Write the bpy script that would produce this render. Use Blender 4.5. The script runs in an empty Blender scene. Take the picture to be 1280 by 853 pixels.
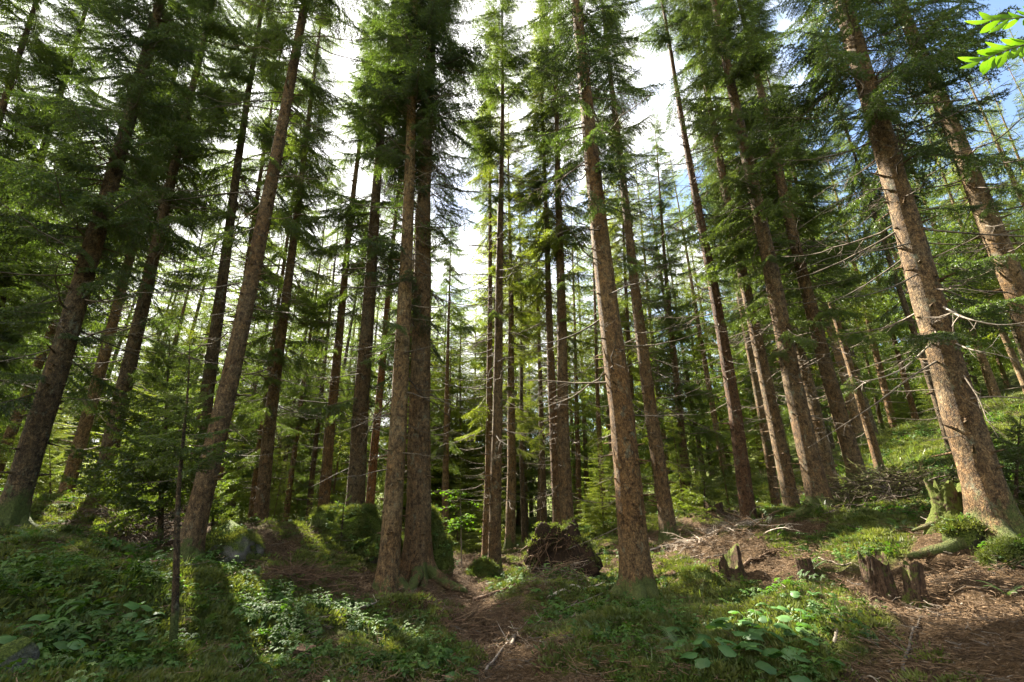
import bpy, math, random
import numpy as np
from mathutils import Vector, Matrix, Euler, Quaternion

S = bpy.context.scene
C = S.collection
rnd = random.Random(7)
R = math.radians

# ------------------------------------------------------------------ camera
F = 569.0                     # focal length in pixels of a 1280 wide picture
PITCH = R(19.8)
CAMZ = 1.6
cam_d = bpy.data.cameras.new("camera")
cam_d.sensor_width = 36.0
cam_d.lens = F / 1280.0 * 36.0
cam_d.clip_start = 0.05
cam_d.clip_end = 3000.0
cam = bpy.data.objects.new("camera", cam_d)
C.objects.link(cam)
cam.location = (0, 0, CAMZ)
cam.rotation_euler = (R(90) + PITCH, 0, 0)
S.camera = cam

# ------------------------------------------------------------------ light
SUN_AZ = -40.0                # degrees from the view direction (+Y), negative = left
SUN_EL = 45.0
SUN_STRENGTH = 5.0
SKY_STRENGTH = 0.05
CLOUD = 0.30
EXPOSURE = 3.05
S.view_settings.view_transform = 'Standard'
S.view_settings.look = 'None'
S.view_settings.exposure = EXPOSURE
S.view_settings.gamma = 1.0
S.view_settings.use_curve_mapping = False
S.cycles.max_bounces = 5
S.cycles.diffuse_bounces = 4
S.cycles.glossy_bounces = 1
S.cycles.transmission_bounces = 4
S.cycles.use_denoising = True
S.cycles.caustics_reflective = False
S.cycles.caustics_refractive = False

w = bpy.data.worlds.new("World")
S.world = w
w.use_nodes = True
nt = w.node_tree
nt.nodes.clear()
def N(t, **kw):
    n = nt.nodes.new(t)
    for k, v in kw.items():
        setattr(n, k, v)
    return n
def L(a, b):
    nt.links.new(a, b)
out = N('ShaderNodeOutputWorld')
sky = N('ShaderNodeTexSky')
sky.sky_type = 'NISHITA'
sky.sun_disc = False
sky.sun_elevation = R(SUN_EL)
sky.sun_rotation = R(SUN_AZ)
bg = N('ShaderNodeBackground'); bg.inputs[1].default_value = SKY_STRENGTH
cl = N('ShaderNodeBackground'); cl.inputs[0].default_value = (1, 0.985, 0.96, 1); cl.inputs[1].default_value = CLOUD
mx = N('ShaderNodeMixShader')
tc = N('ShaderNodeTexCoord')
mp = N('ShaderNodeMapping'); mp.inputs['Scale'].default_value = (1.0, 1.0, 2.2)
no = N('ShaderNodeTexNoise'); no.inputs['Scale'].default_value = 2.6; no.inputs['Detail'].default_value = 7; no.inputs['Roughness'].default_value = 0.58
sx = N('ShaderNodeSeparateXYZ')
ma = N('ShaderNodeMath', operation='MULTIPLY_ADD'); ma.inputs[1].default_value = -0.30
cr = N('ShaderNodeValToRGB')
cr.color_ramp.elements[0].position = 0.36; cr.color_ramp.elements[1].position = 0.54
L(tc.outputs['Generated'], mp.inputs[0]); L(mp.outputs[0], no.inputs['Vector'])
L(tc.outputs['Generated'], sx.inputs[0])
L(sx.outputs['X'], ma.inputs[0]); L(no.outputs[0], ma.inputs[2])
L(ma.outputs[0], cr.inputs[0]); L(cr.outputs[0], mx.inputs[0])
L(sky.outputs[0], bg.inputs[0]); L(bg.outputs[0], mx.inputs[1]); L(cl.outputs[0], mx.inputs[2])
L(mx.outputs[0], out.inputs[0])

sd = bpy.data.lights.new("sun", 'SUN')
sd.energy = SUN_STRENGTH
sd.angle = R(0.53)
sd.color = (1.0, 0.93, 0.80)
sun = bpy.data.objects.new("sun", sd)
C.objects.link(sun)
az, el = R(SUN_AZ), R(SUN_EL)
to_sun = Vector((math.sin(az) * math.cos(el), math.cos(az) * math.cos(el), math.sin(el)))
sun.rotation_euler = to_sun.to_track_quat('Z', 'Y').to_euler()
sun.location = (-20, 30, 60)

# ------------------------------------------------------------------ helpers
SP, CP = math.sin(PITCH), math.cos(PITCH)
def pt(u, v, Y):
    """the point seen at photo pixel (u, v) at Y metres ahead"""
    x = (u - 640) / F; y = -(v - 426.5) / F
    k = Y / (CP - y * SP)
    return Vector((x * k, Y, CAMZ + (SP + y * CP) * k))
def project(x, y, z):
    fw = y * CP + (z - CAMZ) * SP
    up = -y * SP + (z - CAMZ) * CP
    fw = np.where(fw < 0.05, 0.05, fw)
    return 640 + F * x / fw, 426.5 - F * up / fw

def tag(o, label=None, cat=None, group=None, kind=None):
    if label: o['label'] = label
    if cat: o['category'] = cat
    if group: o['group'] = group
    if kind: o['kind'] = kind
    return o
def empty(name, loc, rot=None):
    o = bpy.data.objects.new(name, None)
    C.objects.link(o); o.location = loc
    o.empty_display_size = 0.1
    if rot is not None:
        o.rotation_mode = 'QUATERNION'; o.rotation_quaternion = rot
    return o
def link(name, mesh, parent=None, loc=(0, 0, 0), rot=(0, 0, 0), sc=1.0, color=None):
    o = bpy.data.objects.new(name, mesh)
    C.objects.link(o)
    if parent: o.parent = parent
    o.location = loc; o.rotation_euler = rot
    o.scale = (sc, sc, sc) if not hasattr(sc, '__len__') else sc
    if color: o.color = color
    return o

class MB:
    """collects quads and triangles as numpy blocks"""
    def __init__(s):
        s.v = []; s.q = []; s.t = []; s.qm = []; s.tm = []; s.n = 0
    def add(s, v, quads=None, tris=None, mat=0):
        v = np.asarray(v, float).reshape(-1, 3)
        if quads is not None and len(quads):
            q = np.asarray(quads).reshape(-1, 4) + s.n
            s.q.append(q); s.qm.append(np.full(len(q), mat))
        if tris is not None and len(tris):
            t = np.asarray(tris).reshape(-1, 3) + s.n
            s.t.append(t); s.tm.append(np.full(len(t), mat))
        s.v.append(v); s.n += len(v)
    def merge(s, o, M=None):
        for v in [np.concatenate(o.v)]:
            if M is not None:
                M_ = np.array(M); v = v @ M_[:3, :3].T + M_[:3, 3]
            base = s.n
            s.v.append(v)
            for q, m in zip(o.q, o.qm): s.q.append(q + base); s.qm.append(m)
            for t, m in zip(o.t, o.tm): s.t.append(t + base); s.tm.append(m)
            s.n += len(v)
    def mesh(s, name, mats, smooth=False):
        v = np.concatenate(s.v)
        Q = np.concatenate(s.q) if s.q else np.zeros((0, 4), int)
        T = np.concatenate(s.t) if s.t else np.zeros((0, 3), int)
        m = bpy.data.meshes.new(name)
        m.vertices.add(len(v)); m.vertices.foreach_set('co', v.astype(np.float32).ravel())
        loops = np.concatenate([Q.ravel(), T.ravel()]).astype(np.int32)
        m.loops.add(len(loops)); m.loops.foreach_set('vertex_index', loops)
        nq, ntr = len(Q), len(T)
        m.polygons.add(nq + ntr)
        st = np.concatenate([np.arange(nq) * 4, nq * 4 + np.arange(ntr) * 3]).astype(np.int32)
        m.polygons.foreach_set('loop_start', st)
        mi = np.concatenate(s.qm + s.tm).astype(np.int32) if (s.qm or s.tm) else np.zeros(0, np.int32)
        if not isinstance(mats, (list, tuple)): mats = [mats]
        for x in mats: m.materials.append(x)
        m.polygons.foreach_set('material_index', mi)
        sm = smooth if hasattr(smooth, '__len__') else None
        if sm is None:
            fl = np.full(nq + ntr, bool(smooth))
        else:
            fl = np.isin(mi, smooth)
        m.polygons.foreach_set('use_smooth', fl)
        m.update(calc_edges=True)
        return m

def nrm(a):
    a = np.asarray(a, float)
    return a / (np.linalg.norm(a, axis=-1, keepdims=True) + 1e-9)

def tube(mb, P, rad, segs=6, mat=0, cap=True, lump=0.0, rs=None):
    P = np.asarray(P, float); K = len(P)
    rad = np.full(K, rad) if np.isscalar(rad) else np.asarray(rad, float)
    T = nrm(np.gradient(P, axis=0))
    ref = np.array([0.13, 0.21, 0.97]) if abs(T[0][2]) < 0.8 else np.array([0.95, 0.2, 0.1])
    A = nrm(np.cross(T, ref)); B = np.cross(T, A)
    th = np.linspace(0, 2 * np.pi, segs, endpoint=False)
    rr = rad[:, None] * np.ones(segs)[None]
    if lump and rs is not None: rr = rr * (1 + lump * rs.normal(size=rr.shape))
    V = P[:, None] + rr[..., None] * (np.cos(th)[None, :, None] * A[:, None] + np.sin(th)[None, :, None] * B[:, None])
    V = V.reshape(-1, 3)
    i, j = np.meshgrid(np.arange(K - 1), np.arange(segs), indexing='ij')
    a = i * segs + j; b = i * segs + (j + 1) % segs
    q = np.stack([a, b, b + segs, a + segs], -1).reshape(-1, 4)
    tris = []
    if cap:
        V = np.vstack([V, P[-1] + T[-1] * rad[-1] * 0.5]); c = len(V) - 1; o = (K - 1) * segs
        tris = [[o + k, o + (k + 1) % segs, c] for k in range(segs)]
    mb.add(V, q, tris, mat)

# value noise
def vhash(ix, iy, iz, seed):
    h = (ix * 374761393 + iy * 668265263 + iz * 2147483647 + seed * 1274126177) & 0xffffffff
    h = ((h ^ (h >> 13)) * 1274126177) & 0xffffffff
    return ((h ^ (h >> 16)) & 0xffff) / 65535.0
def vnoise(x, y, z=0.0, seed=0):
    x, y, z = np.broadcast_arrays(np.asarray(x, float), y, z)
    ix, iy, iz = [np.floor(a).astype(np.int64) for a in (x, y, z)]
    fx, fy, fz = x - ix, y - iy, z - iz
    fx, fy, fz = [f * f * (3 - 2 * f) for f in (fx, fy, fz)]
    r = 0
    for dx in (0, 1):
        for dy in (0, 1):
            for dz in (0, 1):
                wgt = (fx if dx else 1 - fx) * (fy if dy else 1 - fy) * (fz if dz else 1 - fz)
                r = r + wgt * vhash(ix + dx, iy + dy, iz + dz, seed)
    return r * 2 - 1
def fbm(x, y, z=0.0, seed=0, oct=4, gain=0.5):
    r = 0; a = 1; k = 1
    for o in range(oct):
        r = r + a * vnoise(np.asarray(x) * k, np.asarray(y) * k, np.asarray(z) * k, seed + o * 17); a *= gain; k *= 2.03
    return r

# ------------------------------------------------------------------ materials
def newmat(name):
    m = bpy.data.materials.new(name); m.use_nodes = True
    t = m.node_tree; t.nodes.clear()
    o = t.nodes.new('ShaderNodeOutputMaterial')
    return m, t, o
def nd(t, typ, ins=None, **kw):
    n = t.nodes.new(typ)
    for k, v in kw.items(): setattr(n, k, v)
    for k, v in (ins or {}).items():
        if hasattr(v, 'is_linked') or isinstance(v, bpy.types.NodeSocket): t.links.new(v, n.inputs[k])
        else: n.inputs[k].default_value = v
    return n
def c4(c): return (c[0], c[1], c[2], 1)
def mixc(t, f, a, b, mode='MIX'):
    n = t.nodes.new('ShaderNodeMix'); n.data_type = 'RGBA'; n.blend_type = mode
    for idx, v in ((0, f), (6, a), (7, b)):
        if isinstance(v, bpy.types.NodeSocket): t.links.new(v, n.inputs[idx])
        else: n.inputs[idx].default_value = v if not isinstance(v, tuple) else (c4(v) if len(v) == 3 else v)
    return n.outputs[2]
def ramp(t, src, stops):
    n = t.nodes.new('ShaderNodeValToRGB'); e = n.color_ramp.elements
    while len(e) < len(stops): e.new(0.5)
    for i, (p, c) in enumerate(stops):
        e[i].position = p; e[i].color = c4(c) if hasattr(c, '__len__') else (c, c, c, 1)
    t.links.new(src, n.inputs[0]); return n.outputs[0]

def bark_mat(name, cells=26.0, moss=0.0, use_color=True):
    m, t, o = newmat(name)
    tcn = nd(t, 'ShaderNodeTexCoord'); oi = nd(t, 'ShaderNodeObjectInfo')
    mpn = nd(t, 'ShaderNodeMapping', {'Vector': tcn.outputs['Object'], 'Scale': (1, 1, 0.62)})
    off = nd(t, 'ShaderNodeVectorMath', {0: mpn.outputs[0], 1: oi.outputs['Location']}, operation='ADD')
    dist = nd(t, 'ShaderNodeTexNoise', {'Vector': off.outputs[0], 'Scale': 9.0, 'Detail': 3})
    wv = nd(t, 'ShaderNodeVectorMath', {0: dist.outputs['Color'], 1: (0.09, 0.09, 0.09)}, operation='MULTIPLY')
    wv.inputs[1].default_value = (0.16, 0.16, 0.16)
    vv = nd(t, 'ShaderNodeVectorMath', {0: off.outputs[0], 1: wv.outputs[0]}, operation='ADD')
    vo = nd(t, 'ShaderNodeTexVoronoi', {'Vector': vv.outputs[0], 'Scale': cells}, feature='DISTANCE_TO_EDGE')
    vc = nd(t, 'ShaderNodeTexVoronoi', {'Vector': vv.outputs[0], 'Scale': cells})
    n1 = nd(t, 'ShaderNodeTexNoise', {'Vector': off.outputs[0], 'Scale': 1.7, 'Detail': 5, 'Roughness': 0.65})
    n2 = nd(t, 'ShaderNodeTexNoise', {'Vector': off.outputs[0], 'Scale': 38.0, 'Detail': 5, 'Roughness': 0.7})
    base = mixc(t, ramp(t, n1.outputs[0], [(0.38, 0.0), (0.66, 1.0)]), (0.158, 0.107, 0.052), (0.190, 0.155, 0.096))
    base = mixc(t, 0.75, base, oi.outputs['Color'], 'MULTIPLY') if use_color else base
    n3 = nd(t, 'ShaderNodeTexNoise', {'Vector': off.outputs[0], 'Scale': 13.0, 'Detail': 6, 'Roughness': 0.8})
    base = mixc(t, 1.0, base, ramp(t, n3.outputs[0], [(0.38, (0.30, 0.27, 0.24)), (0.50, (0.95, 0.95, 0.93)), (0.64, (1.6, 1.5, 1.35))]), 'MULTIPLY')
    plate = mixc(t, vc.outputs['Color'], (0.7, 0.7, 0.7), (1.25, 1.22, 1.18))
    base = mixc(t, 1.0, base, plate, 'MULTIPLY')
    edge = ramp(t, vo.outputs['Distance'], [(0.0, 0.0), (0.16, 1.0)])
    base = mixc(t, edge, mixc(t, 1.0, base, (0.48, 0.42, 0.38), 'MULTIPLY'), base)
    lich = nd(t, 'ShaderNodeTexNoise', {'Vector': off.outputs[0], 'Scale': 6.0, 'Detail': 6, 'Roughness': 0.75})
    lf = ramp(t, lich.outputs[0], [(0.57, 0.0), (0.68, 0.65)])
    base = mixc(t, lf, base, (0.20, 0.22, 0.15))
    # moss at the foot
    sp = nd(t, 'ShaderNodeSeparateXYZ', {0: tcn.outputs['Object']})
    mh = nd(t, 'ShaderNodeMapRange', {'Value': sp.outputs[2], 'From Min': 0.15, 'From Max': 0.9 + moss, 'To Min': 0.16, 'To Max': -0.35})
    ms = nd(t, 'ShaderNodeMath', {0: mh.outputs[0], 1: n1.outputs[0]}, operation='ADD')
    ms = nd(t, 'ShaderNodeMath', {0: lich.outputs[0], 1: 0.7, 2: ms.outputs[0]}, operation='MULTIPLY_ADD')
    mf = ramp(t, ms.outputs[0], [(0.95 - moss * 0.3, 0.0), (1.0, 0.9)])
    base = mixc(t, mf, base, (0.075, 0.10, 0.022))
    base = mixc(t, 0.8, base, ramp(t, n2.outputs[0], [(0.3, 0.5), (0.7, 1.35)]), 'MULTIPLY')
    b1 = nd(t, 'ShaderNodeBump', {'Height': edge, 'Distance': 0.012, 'Strength': 0.9})
    b3 = nd(t, 'ShaderNodeBump', {'Height': n3.outputs[0], 'Distance': 0.035, 'Strength': 1.0, 'Normal': b1.outputs[0]})
    b2 = nd(t, 'ShaderNodeBump', {'Height': n2.outputs[0], 'Distance': 0.014, 'Strength': 1.0, 'Normal': b3.outputs[0]})
    p = nd(t, 'ShaderNodeBsdfPrincipled', {'Base Color': base, 'Roughness': 0.85, 'Normal': b2.outputs[0]})
    p.inputs['Specular IOR Level'].default_value = 0.25
    t.links.new(p.outputs[0], o.inputs[0])
    return m

def leaf_mat(name, a, b, trans=0.5, use_color=True, scale=1.5, gloss=0.06, rough=0.4):
    m, t, o = newmat(name)
    g = nd(t, 'ShaderNodeNewGeometry'); oi = nd(t, 'ShaderNodeObjectInfo')
    n1 = nd(t, 'ShaderNodeTexNoise', {'Vector': g.outputs['Position'], 'Scale': scale, 'Detail': 4, 'Roughness': 0.7})
    col = mixc(t, ramp(t, n1.outputs[0], [(0.35, 0.0), (0.65, 1.0)]), a, b)
    hs = nd(t, 'ShaderNodeHueSaturation', {'Color': col})
    rr = nd(t, 'ShaderNodeMapRange', {'Value': oi.outputs['Random'], 'To Min': 0.7, 'To Max': 1.35}); t.links.new(rr.outputs[0], hs.inputs['Value'])
    rh = nd(t, 'ShaderNodeMapRange', {'Value': g.outputs['Random Per Island'], 'To Min': 0.485, 'To Max': 0.515}); t.links.new(rh.outputs[0], hs.inputs['Hue'])
    col = hs.outputs[0]
    if use_color: col = mixc(t, 1.0, col, oi.outputs['Color'], 'MULTIPLY')
    tr = mixc(t, 1.0, col, (1.5, 1.55, 0.75), 'MULTIPLY')
    d = nd(t, 'ShaderNodeBsdfDiffuse', {'Color': col}); tl = nd(t, 'ShaderNodeBsdfTranslucent', {'Color': tr})
    mxs = nd(t, 'ShaderNodeMixShader', {0: trans}); t.links.new(d.outputs[0], mxs.inputs[1]); t.links.new(tl.outputs[0], mxs.inputs[2])
    gl = nd(t, 'ShaderNodeBsdfGlossy', {'Color': (1, 1, 1, 1), 'Roughness': rough})
    fr = nd(t, 'ShaderNodeMixShader', {0: gloss}); t.links.new(mxs.outputs[0], fr.inputs[1]); t.links.new(gl.outputs[0], fr.inputs[2])
    t.links.new(fr.outputs[0], o.inputs[0])
    return m

def rock_mat(name, c1, c2, moss_lo, moss_hi):
    m, t, o = newmat(name)
    tcn = nd(t, 'ShaderNodeTexCoord'); g = nd(t, 'ShaderNodeNewGeometry')
    n1 = nd(t, 'ShaderNodeTexNoise', {'Vector': tcn.outputs['Object'], 'Scale': 3.0, 'Detail': 8, 'Roughness': 0.7})
    n2 = nd(t, 'ShaderNodeTexNoise', {'Vector': tcn.outputs['Object'], 'Scale': 45.0, 'Detail': 4, 'Roughness': 0.7})
    col = mixc(t, ramp(t, n1.outputs[0], [(0.35, 0.0), (0.65, 1.0)]), c1, c2)
    sp = nd(t, 'ShaderNodeSeparateXYZ', {0: g.outputs['Normal']})
    a = nd(t, 'ShaderNodeMath', {0: sp.outputs[2], 1: n1.outputs[0]}, operation='ADD')
    mf = ramp(t, a.outputs[0], [(moss_lo / 2, 0.0), (moss_hi / 2, 1.0)])
    a2 = nd(t, 'ShaderNodeMath', {0: a.outputs[0], 1: 0.5}, operation='MULTIPLY')
    t.links.new(a2.outputs[0], mf.node.inputs[0])
    mossc = mixc(t, ramp(t, n2.outputs[0], [(0.35, 0.0), (0.65, 1.0)]), (0.03, 0.05, 0.008), (0.12, 0.15, 0.028))
    col = mixc(t, mf, col, mossc)
    col = mixc(t, 0.7, col, ramp(t, n2.outputs[0], [(0.3, 0.55), (0.7, 1.3)]), 'MULTIPLY')
    b = nd(t, 'ShaderNodeBump', {'Height': n2.outputs[0], 'Distance': 0.03, 'Strength': 1.0})
    b1 = nd(t, 'ShaderNodeBump', {'Height': n1.outputs[0], 'Distance': 0.12, 'Strength': 1.0, 'Normal': b.outputs[0]})
    p = nd(t, 'ShaderNodeBsdfPrincipled', {'Base Color': col, 'Roughness': 0.9, 'Normal': b1.outputs[0]})
    p.inputs['Specular IOR Level'].default_value = 0.15
    t.links.new(p.outputs[0], o.inputs[0]); return m

def plain_mat(name, a, b, scale=20, rough=0.85, bump=0.006):
    m, t, o = newmat(name)
    tcn = nd(t, 'ShaderNodeTexCoord'); oi = nd(t, 'ShaderNodeObjectInfo')
    n1 = nd(t, 'ShaderNodeTexNoise', {'Vector': tcn.outputs['Object'], 'Scale': scale, 'Detail': 5, 'Roughness': 0.7})
    col = mixc(t, ramp(t, n1.outputs[0], [(0.35, 0.0), (0.65, 1.0)]), a, b)
    hs = nd(t, 'ShaderNodeHueSaturation', {'Color': col})
    rr = nd(t, 'ShaderNodeMapRange', {'Value': oi.outputs['Random'], 'To Min': 0.6, 'To Max': 1.4}); t.links.new(rr.outputs[0], hs.inputs['Value'])
    bm_ = nd(t, 'ShaderNodeBump', {'Height': n1.outputs[0], 'Distance': bump, 'Strength': 1.0})
    p = nd(t, 'ShaderNodeBsdfPrincipled', {'Base Color': hs.outputs[0], 'Roughness': rough, 'Normal': bm_.outputs[0]})
    p.inputs['Specular IOR Level'].default_value = 0.2
    t.links.new(p.outputs[0], o.inputs[0]); return m

M_BARK = bark_mat('spruce_bark', cells=46.0)
M_BARKM = bark_mat('mossy_spruce_bark', cells=34.0, moss=0.35)
M_NEEDLE = leaf_mat('spruce_needles', (0.046, 0.066, 0.014), (0.084, 0.104, 0.020), gloss=.03)
M_TWIG = plain_mat('twig_wood', (0.085, 0.06, 0.04), (0.16, 0.13, 0.10), 30)
M_DEADTWIG = plain_mat('dead_twig_wood', (0.05, 0.038, 0.028), (0.19, 0.155, 0.115), 14)
M_HERB = leaf_mat('herb_leaf', (0.034, 0.080, 0.010), (0.062, 0.108, 0.014), 0.4, False, 3.0, 0.02, 0.55)
M_MOSSL = leaf_mat('moss_shoots', (0.050, 0.075, 0.014), (0.115, 0.125, 0.026), 0.35, False, 2.0, 0.02, 0.6)
M_GRASS = leaf_mat('grass_blade', (0.10, 0.145, 0.024), (0.16, 0.19, 0.04), 0.45, False, 1.5, 0.05, 0.4)
M_FERN = leaf_mat('fern_leaf', (0.075, 0.14, 0.038), (0.105, 0.17, 0.05), 0.45, False, 4.0, 0.04, 0.5)
M_BEECH = leaf_mat('bright_leaf', (0.09, 0.19, 0.008), (0.13, 0.24, 0.012), 0.5, False, 6.0, 0.01, 0.5)
M_BROAD = leaf_mat('broad_leaf', (0.035, 0.095, 0.022), (0.06, 0.13, 0.03), 0.35, False, 5.0, 0.025, 0.5)
M_LITTER = plain_mat('litter_twig', (0.07, 0.043, 0.023), (0.155, 0.10, 0.055), 25)
M_PALE = plain_mat('weathered_wood', (0.24, 0.19, 0.14), (0.40, 0.34, 0.27), 18)
M_STUMP = plain_mat('rotten_wood', (0.035, 0.022, 0.014), (0.13, 0.075, 0.042), 14, 0.9, 0.02)
M_CUT = plain_mat('cut_wood', (0.09, 0.055, 0.03), (0.19, 0.12, 0.07), 20)
def stump_mat(name, moss):
    m, t, o = newmat(name)
    tcn = nd(t, 'ShaderNodeTexCoord'); g = nd(t, 'ShaderNodeNewGeometry')
    mp_ = nd(t, 'ShaderNodeMapping', {'Vector': tcn.outputs['Object'], 'Scale': (1, 1, .16)})
    n1 = nd(t, 'ShaderNodeTexNoise', {'Vector': mp_.outputs[0], 'Scale': 42.0, 'Detail': 5, 'Roughness': 0.75})
    n2 = nd(t, 'ShaderNodeTexNoise', {'Vector': tcn.outputs['Object'], 'Scale': 9.0, 'Detail': 6, 'Roughness': 0.75})
    n3 = nd(t, 'ShaderNodeTexNoise', {'Vector': tcn.outputs['Object'], 'Scale': 70.0, 'Detail': 4, 'Roughness': 0.75})
    col = mixc(t, ramp(t, n1.outputs[0], [(0.36, 0.0), (0.62, 1.0)]), (0.020, 0.013, 0.009), (0.125, 0.078, 0.046))
    col = mixc(t, ramp(t, n2.outputs[0], [(0.50, 0.0), (0.62, 0.8)]), col, (0.03, 0.02, 0.014))
    sp = nd(t, 'ShaderNodeSeparateXYZ', {0: g.outputs['Normal']})
    a = nd(t, 'ShaderNodeMath', {0: sp.outputs[2], 1: 0.25, 2: n2.outputs[0]}, operation='MULTIPLY_ADD')
    mf = ramp(t, a.outputs[0], [(moss, 0.0), (moss + .1, 1.0)])
    col = mixc(t, mf, col, mixc(t, n3.outputs[0], (0.03, 0.045, 0.008), (0.14, 0.16, 0.03)))
    b1 = nd(t, 'ShaderNodeBump', {'Height': n1.outputs[0], 'Distance': 0.03, 'Strength': 1.0})
    b2 = nd(t, 'ShaderNodeBump', {'Height': n3.outputs[0], 'Distance': 0.02, 'Strength': 1.0, 'Normal': b1.outputs[0]})
    p = nd(t, 'ShaderNodeBsdfPrincipled', {'Base Color': col, 'Roughness': 0.9, 'Normal': b2.outputs[0]}); p.inputs['Specular IOR Level'].default_value = 0.15
    t.links.new(p.outputs[0], o.inputs[0]); return m
M_ROT = stump_mat('decayed_stump_wood', .56)
M_ROTMOSS = stump_mat('mossy_stump_wood', .40)
M_EARTH = plain_mat('dark_earth', (0.018, 0.012, 0.008), (0.06, 0.035, 0.02), 8, 0.95, 0.04)
M_ROCK = rock_mat('mossy_rock', (0.10, 0.09, 0.075), (0.26, 0.24, 0.20), 0.55, 0.95)
M_MOSSROCK = rock_mat('moss_covered_rock', (0.05, 0.045, 0.03), (0.12, 0.105, 0.08), -0.2, 0.5)
M_BAREROCK = rock_mat('pale_rock', (0.20, 0.175, 0.14), (0.42, 0.38, 0.31), 1.25, 1.6)

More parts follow.
